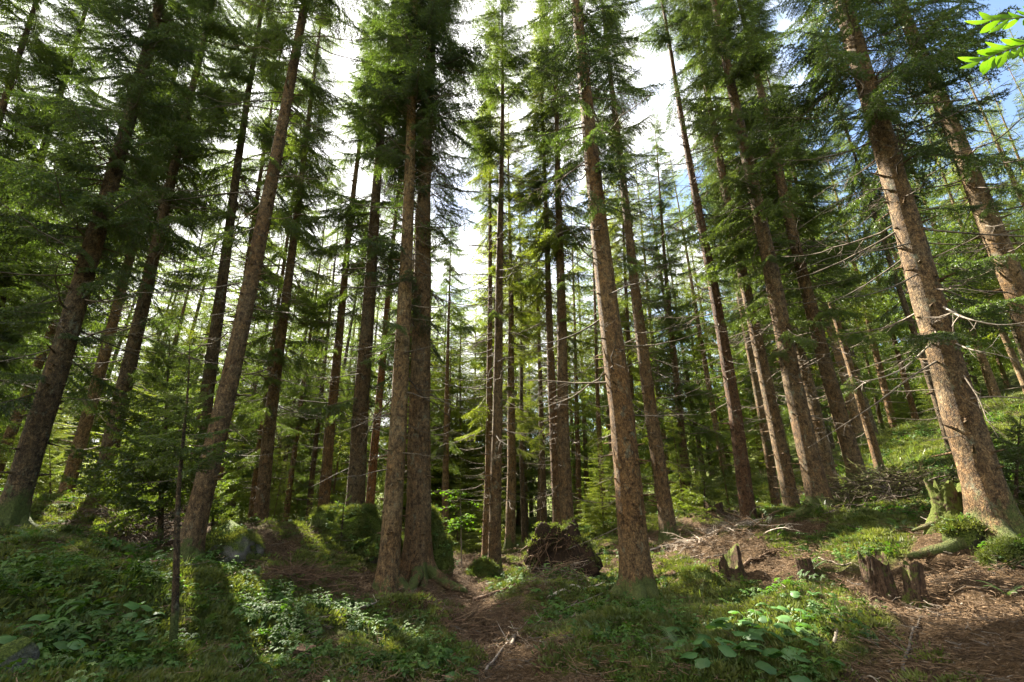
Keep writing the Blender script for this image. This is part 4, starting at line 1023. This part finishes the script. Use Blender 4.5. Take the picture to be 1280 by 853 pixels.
for k in range(60):
    ph = q_.uniform(-.3, 3.44); r0_ = q_.uniform(.35, .62); l = q_.uniform(.12, .42); t = np.linspace(0, 1, 7)
    x0, z0 = r0_ * math.cos(ph), .48 + r0_ * math.sin(ph) * .85
    dx, dz, dy = math.cos(ph) * .5 + q_.normal() * .6, math.sin(ph) * .4 + q_.normal() * .5, -q_.uniform(.0, .5)
    P = np.stack([x0 + dx * l * t + .05 * np.sin(t * 5 + k), -.02 + dy * l * t, z0 + dz * l * t - .9 * l * t ** 2 + .03 * np.sin(t * 7 + k)], 1)
    rb = MB(); tube(rb, P, q_.uniform(.004, .018) * (1 - t) + .002, 5, lump=.05, rs=q_); link('root', rb.mesh('root', [M_STUMP if k % 5 else M_LITTER], True), e)
nz = np.zeros(n * 3); me.vertices.foreach_get('normal', nz); nz = nz.reshape(-1, 3)
cand = np.where((nz[:, 2] > .3) & (co[:, 1] > -.05))[0]; P = co[rs.choice(cand, 260)]
scatter('moss', MOSS, P, *rnd_args(P, np.zeros(260), .8, 1.7, 4, 0, .5), None, None, e)

# ------------------------------------------------------------------ brush heaps: tangles of thin dead boughs
def brush(u0, u1, v, Y, ht, dp, n, seed, mats, label, lmax=1.5):
    q_ = np.random.RandomState(seed); mb = MB(); a = pt(u0, v, Y); b = pt(u1, v, Y)
    cx, cy = (a.x + b.x) / 2, Y; wd = abs(b.x - a.x)
    z0 = hz(cx, cy)
    src = [dead_branch(seed * 5 + k, 1.2) for k in range(5)]
    for k in range(n):
        x = np.clip(q_.normal() * .26, -.5, .5) * wd; y = np.clip(q_.normal() * .3, -.5, .5) * dp
        env = max(0, 1 - (2 * x / wd) ** 2) * max(0, 1 - (2 * y / dp) ** 2)
        zz = hz(cx + x, cy + y) - z0 + q_.uniform(0, 1) * ht * env
        M = Matrix.Translation((x, y, zz)) @ Euler((q_.uniform(0, 6.3), q_.uniform(-.35, .35), q_.uniform(0, 6.3))).to_matrix().to_4x4() @ Matrix.Scale(q_.uniform(.25, lmax / 1.5), 4)
        s_ = src[q_.randint(5)]
        before = len(mb.qm), len(mb.tm); mb.merge(s_, M)
        mi = q_.randint(len(mats))
        for w_ in range(before[0], len(mb.qm)): mb.qm[w_] = np.full_like(mb.qm[w_], mi)
        for w_ in range(before[1], len(mb.tm)): mb.tm[w_] = np.full_like(mb.tm[w_], mi)
    o = link('brush_heap', mb.mesh('brush_heap', mats, True), None, (cx, cy, z0)); tag(o, label, 'brush heap', 'heaps of dead twigs')
    return o
brush(1040, 1190, 650, 9.9, .55, 1.6, 420, 1, [M_ROT, M_ROT, M_TWIG], 'dark dense brush heap below the sunny slope, around the brown spruce at the right')
brush(95, 235, 680, 9.3, .30, 1.5, 230, 2, [M_LITTER, M_DEADTWIG], 'low reddish brown brush heap between the left trunks and the green bank', 1.2)
brush(325, 425, 745, 7.9, .26, 1.4, 210, 3, [M_LITTER, M_STUMP], 'brown brush heap in front of the mossy mound', 1.1)
brush(560, 620, 775, 7.2, .12, 1.4, 90, 6, [M_LITTER, M_STUMP], 'sparse twigs heaped along the left border of the path', 1.0)
brush(830, 985, 702, 10.0, .2, 1.6, 170, 4, [M_PALE, M_DEADTWIG, M_LITTER], 'pale sunlit tangle of twigs right of the thick orange-brown spruce', 1.1)
brush(660, 740, 762, 8.6, .22, 1.0, 110, 5, [M_LITTER, M_DEADTWIG], 'small brush heap in front of the upturned root plate', .9)
brush(880, 960, 680, 13.5, .5, 1.4, 130, 7, [M_STUMP, M_DEADTWIG], 'small brush heap behind the foot of the dark reddish spruce', 1.2)

# ------------------------------------------------------------------ single fallen sticks, lying between two photo pixels on the ground
def stick(u0, v0, u1, v1, r_, mat, label, lift=.0, seed=0, forks=3):
    q_ = np.random.RandomState(seed + 900); A = ground_at(u0, v0); B = ground_at(u1, v1); K = 12; t = np.linspace(0, 1, K)
    x = A.x + (B.x - A.x) * t; y = A.y + (B.y - A.y) * t; l = (B - A).length
    nx, ny = -(B.y - A.y) / l, (B.x - A.x) / l; wv = .05 * l * np.sin(t * q_.uniform(2, 5) + q_.uniform(0, 3)); x = x + nx * wv; y = y + ny * wv
    zg = height(x, y); z_ = np.maximum(zg, np.linspace(zg[0], zg[-1], K) - .02) + r_ * .7 + lift * t
    P = np.stack([x - A.x, y - A.y, z_ - A.z], 1); mb = MB(); tube(mb, P, r_ * (1 - .75 * t), 7, lump=.06, rs=q_)
    for k in range(forks):
        i_ = q_.randint(3, K - 2); d = nrm(P[i_ + 1] - P[i_]); sd = q_.choice([-1, 1]); l2 = l * q_.uniform(.12, .3)
        dd = nrm(d + sd * np.array([nx, ny, 0]) * .9 + np.array([0, 0, .25])); tube(mb, np.stack([P[i_], P[i_] + dd * l2 * .5, P[i_] + dd * l2 + [0, 0, .02]]), [r_ * .45, r_ * .3, r_ * .12], 5)
    o = link('fallen_branch', mb.mesh('fallen_branch', [mat], True), None, A); tag(o, label, 'fallen branch', 'fallen branches on the forest floor')
STK = [(592, 757, 652, 728, .035, M_STUMP, 'dark straight branch lying beside the path toward the root plate'),
 (642, 812, 716, 748, .022, M_DEADTWIG, 'long grey root-like branch running up the bank right of the path'),
 (610, 845, 664, 775, .016, M_PALE, 'thin pale stick lying lengthwise in the path'),
 (420, 772, 478, 752, .022, M_PALE, 'bleached forked branch at the foot of the front pair of trunks'),
 (252, 722, 330, 716, .014, M_PALE, 'thin pale stick under the rounded dark boulder'),
 (690, 752, 745, 728, .025, M_PALE, 'pale bent branch leaning below the root plate'),
 (1046, 806, 1062, 764, .015, M_PALE, 'pale stick pointing uphill left of the two broken stumps'),
 (1140, 845, 1172, 768, .014, M_DEADTWIG, 'crooked stick below the shorter dark stump'),
 (1060, 838, 1112, 866, .012, M_DEADTWIG, 'thin stick at the bottom edge right of the broad leaves'),
 (1180, 668, 1212, 640, .022, M_PALE, 'reddish pale broken stick beside the moss-draped stump'),
 (800, 694, 872, 676, .024, M_PALE, 'bleached branch in the sun behind the thick orange-brown foot'),
 (842, 705, 935, 690, .018, M_DEADTWIG, 'long thin branch across the twig-strewn slope'),
 (930, 712, 968, 690, .03, M_CUT, 'reddish splintered branch lying above the rotten stump'),
 (820, 745, 845, 716, .016, M_DEADTWIG, 'short stick right of the thick orange-brown spruce'),
 (150, 700, 215, 668, .018, M_DEADTWIG, 'grey branch lying across the left brush heap'),
 (20, 712, 85, 694, .016, M_DEADTWIG, 'dark stick under the thick leftmost trunk'),
 (960, 752, 1002, 735, .015, M_PALE, 'pale stick lying left of the narrow stump'),
 (1015, 700, 1085, 708, .014, M_DEADTWIG, 'thin stick below the dark brush heap'),
 (560, 830, 628, 800, .013, M_DEADTWIG, 'twig crossing the lower left side of the path'),
 (1010, 565, 1088, 640, .02, M_STUMP, 'thin dark branch standing up slanting from the dark brush heap')]
for k, a in enumerate(STK[:-1]): stick(*a, seed=k)

# ------------------------------------------------------------------ ferns
def frond_mesh(seed, l):
    q_ = np.random.RandomState(seed); mb = MB(); K = 9; t = np.linspace(0, 1, K)
    P = np.stack([l * t * (1 - .12 * t), .05 * l * np.sin(t * 2), l * (.75 * t - .68 * t ** 2)], 1); tube(mb, P, .004 * (1 - t) + .001, 3, cap=False)
    for k in range(22):
        f = .12 + .86 * k / 22; i_ = f * (K - 1); i0 = int(i_); B = P[i0] + (P[min(K - 1, i0 + 1)] - P[i0]) * (i_ - i0); T = nrm(P[min(K - 1, i0 + 1)] - P[i0])
        ll = l * .27 * math.sin(min(1, f * 1.6 + .15) * 1.5708) * (1.03 - f) ** .7
        for sd in (-1, 1):
            d = nrm(np.array([T[0] * .35, sd, -.18 + T[2] * .2])); lf = MB()
            m = 5
            for q in range(m):
                g0 = q / m; b_ = B + d * ll * g0; w_ = ll * .22 * (1.1 - g0)
                for s2 in (-1, 1):
                    d2 = nrm(d * .5 + s2 * np.array([1, 0, T[2]]) * .9)
                    mb.add([b_ - d * w_ * .35, b_ + d * w_ * .35, b_ + d2 * w_], None, [[0, 1, 2]])
    return mb.mesh('frond', [M_FERN])
FRONDS = [frond_mesh(k, .5) for k in range(4)]
def fern(u, v, Y, sc, n, label, seed):
    q_ = random.Random(seed); p = pt(u, v, Y); e = empty('fern', (p.x, p.y, hz(p.x, p.y) - .01)); tag(e, label, 'fern', 'ferns on the forest floor')
    for k in range(n):
        link('frond', q_.choice(FRONDS), e, (0, 0, 0), (q_.uniform(-.15, .15), R(q_.uniform(-28, 12)), k / n * 6.283 + q_.uniform(-.3, .3)), sc * q_.uniform(.7, 1.1))
FERNS = [(852, 822, 4.9, .95, 8, 'large fern with arching fronds in the right foreground, below the thick orange-brown foot'),
 (800, 815, 5.2, .7, 7, 'smaller fern just left of the large arching one'),
 (1018, 722, 7.2, .75, 7, 'pale green fern spreading behind the small narrow stump'),
 (1128, 668, 7.6, .8, 8, 'bright sunlit fern left of the moss-draped stump'),
 (25, 728, 6.0, .8, 8, 'pale fern under the thick leftmost trunk'),
 (60, 716, 6.6, .7, 7, 'dim fern on the bank right below the dark stick'),
 (250, 800, 5.2, .6, 7, 'fern low on the bank right of the black sapling foot'),
 (295, 775, 5.8, .6, 7, 'sun-touched fern on the yellow mossy edge of the green bank'),
 (460, 800, 5.9, .6, 6, 'small fern among herbs below the bleached forked branch'),
 (1265, 760, 4.6, .5, 6, 'small fern at the right edge on brown needles'),
 (20, 765, 4.8, .7, 7, 'fern at the left edge above the grey rocks'),
 (745, 800, 5.6, .55, 6, 'small fern on the bank right of the path')]
for k, a in enumerate(FERNS): fern(*a, seed=k)

# ------------------------------------------------------------------ broad leaved plants
def round_leaf(seed, r_):
    q_ = np.random.RandomState(seed); mb = MB(); n = 14
    th = np.linspace(.35, 2 * np.pi - .35, n) + np.pi
    rr = r_ * (1 + .06 * np.sin(th * 7) + .04 * q_.normal(size=n)) * (1 + .18 * np.cos(th))
    out_ = np.stack([rr * np.cos(th) + r_ * .55, rr * np.sin(th), -.22 * r_ + .12 * r_ * np.sin(th * 3)], 1); mid = out_ * np.array([.55, .55, 0]) + np.array([.25 * r_, 0, .03 * r_])
    V = np.vstack([[[.1 * r_, 0, -.04 * r_]], mid, out_]); tr = [[0, 1 + k, 2 + k] for k in range(n - 1)]
    mb.add(V, [[1 + k, 1 + n + k, 2 + n + k, 2 + k] for k in range(n - 1)], tr); return mb.mesh('leaf', [M_BROAD], True)
RL = [round_leaf(k, .075) for k in range(4)]
def broad(u, v, Y, n, sc, label, seed):
    q_ = random.Random(seed * 3 + 1); p = pt(u, v, Y); z = hz(p.x, p.y); e = empty('broad_leaved_plant', (p.x, p.y, z)); tag(e, label, 'plant', 'broad leaved plants')
    mb = MB()
    for k in range(n):
        a = k * 2.4 + q_.uniform(-.3, .3); r0_ = .05 + .035 * k * sc ** .5; h = q_.uniform(.10, .24) * sc
        tip = (r0_ * math.cos(a), r0_ * math.sin(a), h); tube(mb, [(0, 0, -.02), (tip[0] * .4, tip[1] * .4, h * .65), tip], [.004, .003, .002], 4, cap=False)
        link('leaf', q_.choice(RL), e, tip, (q_.uniform(-.35, .35), q_.uniform(-.1, .45), a), sc * q_.uniform(.7, 1.15))
    link('stems', mb.mesh('stems', [M_HERB]), e)
BROAD = [(900, 850, 4.3, 9, 1.0, 'broad round leaved plant at the bottom edge, leftmost of the right foreground patch'), (935, 832, 4.7, 9, 1.0, 'broad leaved plant above the bottom edge in the middle of the right patch'),
 (975, 842, 4.5, 10, 1.1, 'broad leaved plant with the largest pale leaves in the right patch'), (1010, 822, 4.9, 8, .9, 'broad leaved plant at the right border of the patch near the pale uphill stick'),
 (950, 808, 5.1, 8, .8, 'topmost broad leaved plant of the right foreground patch'), (1018, 790, 5.4, 7, .7, 'small broad leaved plant below the narrow stump'),
 (870, 835, 4.6, 7, .8, 'broad leaved plant right of the large fern'), (95, 800, 4.5, 9, .9, 'broad leaved plant in the middle of the left green bank'),
 (165, 790, 4.8, 8, .8, 'broad leaved plant on the left bank near the black sapling'), (60, 830, 3.9, 8, .9, 'broad leaved plant right beside the corner rock'),
 (130, 835, 4.0, 8, .8, 'broad leaved plant at the bottom of the left bank'), (830, 765, 6.3, 7, .7, 'broad leaved plant in shade below the thick orange-brown foot'),
 (1000, 870, 4.0, 8, 1.0, 'broad leaved plant cut by the bottom edge in the right patch'), (560, 850, 4.9, 7, .8, 'broad leaved plant at the bottom edge left of the path')]
for k, a in enumerate(BROAD): broad(*a, seed=k)

# ------------------------------------------------------------------ saplings
def sapling(u, v, Y, u2, vt, hb, n, sc, r_, tint, label, seed, name='spruce_sapling', ndead=6, taper=.75, jit=0):
    q_ = random.Random(seed + 50); p = pt(u, v, Y); p.z = hz(p.x, p.y); t_ = pt(u2, vt, Y); d = t_ - p; H = d.length
    e = empty(name, p, rot_to(d)); tag(e, label, 'sapling'); mb = MB(); zz = np.linspace(-.1, H, 9)
    tube(mb, np.stack([.012 * np.sin(zz * 3 + seed), .012 * np.cos(zz * 2), zz], 1), r_ * (1 - .85 * np.clip(zz / H, 0, 1)), 7)
    s_ = link('stem', mb.mesh('stem', [M_BARK], True), e); s_.color = (.35, .32, .3, 1)
    for k in range(n):
        f = (k + q_.random()) / n; h = hb + (H - hb) * f; L_ = sc * ((1 - f) ** taper + .10) * q_.uniform(.7, 1.15); phi = k * 2.4 + q_.uniform(-.4, .4)
        b = link('branch', q_.choice(LIVE_S), e, (0, 0, h), (q_.uniform(-.2, .2), R(q_.uniform(-18, 12) - 22 * f), phi), L_); b.color = c4(tint)
    for k in range(ndead):
        h = q_.uniform(.3 * hb, hb + .1 * H); link('dead_branch', q_.choice(DEAD), e, (0, 0, h), (q_.uniform(-.6, .6), R(q_.uniform(-10, 20)), q_.uniform(0, 6.28)), q_.uniform(.15, .4) * sc * 1.5)
sapling(220, 782, 4.7, 237, 430, 1.5, 30, .46, .034, (1.0, 1.1, .9), 'thin black-stemmed sapling with green tufts, standing in front of the leaning brown bole', 1)
sapling(205, 655, 8.8, 212, 425, .35, 80, 1.3, .05, (1.1, 1.2, .9), 'bushy young spruce with bright drooping sprays right of the dark straight trunk', 2)
sapling(150, 652, 10.0, 152, 560, .1, 30, .8, .03, (1.6, 1.7, 1.1), 'small young spruce at the foot of the dark straight trunk on the left', 3)
sapling(60, 655, 12.5, 62, 560, .1, 30, .8, .03, (1.7, 1.7, 1.0), 'small young spruce behind the foot of the pale leaning trunk', 4)
sapling(428, 668, 10.2, 430, 610, .05, 16, .5, .02, (1.7, 1.9, 1.1), 'knee-high green seedling on top of the broad mossy mound', 5)
sapling(265, 665, 9.6, 266, 590, .1, 22, .6, .03, (1.4, 1.5, 1.1), 'little spruce half hidden behind the leaning brown bole', 6)
sapling(880, 640, 17.0, 880, 570, .1, 30, 1.0, .04, (1.8, 1.8, 1.0), 'young spruce on the rise behind the dark reddish trunk', 7)
sapling(1268, 640, 7.0, 1275, 520, .2, 30, .8, .03, (.9, 1.0, .9), 'dark young spruce at the right edge behind the massive trunk', 8)

# broad leaved sapling with bright leaves beside the path
p = pt(577, 716, 12.4); p.z = hz(p.x, p.y); t_ = pt(572, 612, 12.4); H = (t_ - p).length
e = empty('broadleaf_sapling', p); tag(e, 'slender broadleaf sapling with bright yellow-green leaves beside the far end of the path', 'sapling')
mb = MB(); lf = MB(); q_ = np.random.RandomState(4); t = np.linspace(0, 1, 7); P = np.stack([-.1 * t, 0 * t, H * t - .05], 1); tube(mb, P, .018 * (1 - t) + .004, 5)
for k in range(16):
    f = q_.uniform(.45, 1); B = np.array([-.1 * f, 0, H * f]); a = q_.uniform(0, 6.28); l = q_.uniform(.35, .8); tt = np.linspace(0, 1, 6)
    Q = B + np.stack([np.cos(a) * l * tt, np.sin(a) * l * tt, .12 * l * tt - .25 * l * tt ** 2], 1); tube(mb, Q, .006 * (1 - tt) + .002, 3, cap=False)
    for w_ in range(26):
        c_ = Q[q_.randint(1, 6)] + q_.normal(size=3) * [.08, .08, .03]; an = q_.uniform(0, 6.28); leaf(lf, c_, [math.cos(an), math.sin(an), q_.uniform(-.3, .1)], [0, 0, 1], q_.uniform(.07, .11), .065)
link('stem', mb.mesh('stem', [M_TWIG], True), e); tag(link('leaves', lf.mesh('leaves', [M_BEECH]), e), kind='stuff')

# bright leafy twig that hangs into the top right corner
e = empty('leafy_twig', pt(1400, -10, 1.0)); tag(e, 'bright green leafy twig hanging into the top right corner close to the camera', 'twig')
org = e.location.copy(); mb = MB()
lm_ = MB(); t = np.linspace(-1, 1, 7)
wv = .5 * np.cos(t * 1.45) ** .9; V = np.concatenate([np.stack([t * .5 + .5, wv * .30, .06 * np.cos(t * 2)], 1), np.stack([t * .5 + .5, 0 * t, .02 + .06 * np.cos(t * 2)], 1), np.stack([t * .5 + .5, -wv * .30, .06 * np.cos(t * 2)], 1)])
lm_.add(V, [[k, k + 1, k + 8, k + 7] for k in range(6)] + [[k + 7, k + 8, k + 15, k + 14] for k in range(6)]); LM = lm_.mesh('leaf', [M_BEECH], True)
for pts_, nl_ in (([(1400, -10), (1330, 12), (1282, 22), (1238, 26)], 7), ([(1330, 12), (1300, 50), (1262, 62), (1226, 76)], 8)):
    W = [np.array(pt(a, b, 1.0 + .03 * k)) - np.array(org) for k, (a, b) in enumerate(pts_)]; tube(mb, W, [.004, .003, .002, .001], 5)
    for k in range(nl_ * 2 + 1):
        f = .35 + .65 * k / (nl_ * 2); i_ = f * 3; i0 = min(2, int(i_)); B = W[i0] + (W[i0 + 1] - W[i0]) * (i_ - i0); T = nrm(W[i0 + 1] - W[i0])
        sd = (1 if k % 2 else -1) if k < nl_ * 2 else 0
        d = Vector(nrm(T + sd * np.array([T[2], 0.1, -T[0]]) * 1.0 + np.array([0, rnd.uniform(-.3, .3), -.15])))
        o = link('leaf', LM, e, B, (0, 0, 0), rnd.uniform(.05, .08)); o.rotation_mode = 'QUATERNION'
        o.rotation_quaternion = d.to_track_quat('X', 'Z') @ Quaternion((1, 0, 0), R(rnd.uniform(40, 110)))
link('twig', mb.mesh('twig', [M_TWIG], True), e)

# long bare arms of the massive right spruce, at their places
host = [o for o in bpy.data.objects if o.type == 'EMPTY' and o.get('label', '').startswith('massive leaning')][0]
q = host.rotation_quaternion.inverted()
for k, (P4, r_) in enumerate([([(1160, 335, 6.0), (1120, 358, 5.8), (1075, 372, 5.6), (1030, 370, 5.4)], .013), ([(1168, 425, 6.0), (1135, 458, 5.7), (1105, 472, 5.5), (1068, 479, 5.4)], .014),
        ([(1178, 448, 6.0), (1140, 470, 5.8), (1095, 505, 5.7), (1010, 560, 5.6)], .016), ([(1175, 382, 5.9), (1205, 398, 5.5), (1250, 408, 5.3), (1300, 400, 5.2)], .016),
        ([(1190, 428, 5.9), (1215, 438, 5.6), (1250, 444, 5.4), (1280, 455, 5.3)], .012), ([(1150, 300, 6.0), (1110, 312, 5.8), (1040, 320, 5.7), (985, 345, 5.5)], .013),
        ([(1205, 470, 5.8), (1225, 500, 5.6), (1235, 530, 5.5), (1262, 548, 5.4)], .01), ([(1130, 240, 6.0), (1090, 235, 5.8), (1050, 250, 5.7), (1000, 285, 5.5)], .013),
        ([(1200, 500, 5.9), (1245, 495, 5.7), (1290, 500, 5.5), (1340, 490, 5.4)], .012)]):
    W = np.array([q @ (pt(*c) - host.location) for c in P4]); t = np.linspace(0, 1, 4); tf = np.linspace(0, 1, 12)
    W = np.stack([np.interp(tf, t, W[:, c]) for c in range(3)], 1); W[1:-1] = (W[:-2] + W[1:-1] * 2 + W[2:]) / 4
    mb = MB(); q_ = np.random.RandomState(k); tube(mb, W, r_ * (1 - tf * .85), 6, lump=.1, rs=q_)
    for w_ in range(9):
        i_ = q_.randint(2, 11); d = nrm(q_.normal(size=3) * [1, .6, .8] + nrm(W[min(11, i_ + 1)] - W[i_]) * .8); l = q_.uniform(.08, .32)
        tube(mb, np.stack([W[i_], W[i_] + d * l * .5 + [0, 0, -.01], W[i_] + d * l + [0, 0, q_.uniform(-.05, .05)]]), [r_ * .35, r_ * .25, .0015], 4, cap=False)
    link('dead_branch', mb.mesh('dead_branch', [M_PALE if k in (1, 3, 4) else M_DEADTWIG], True), host)
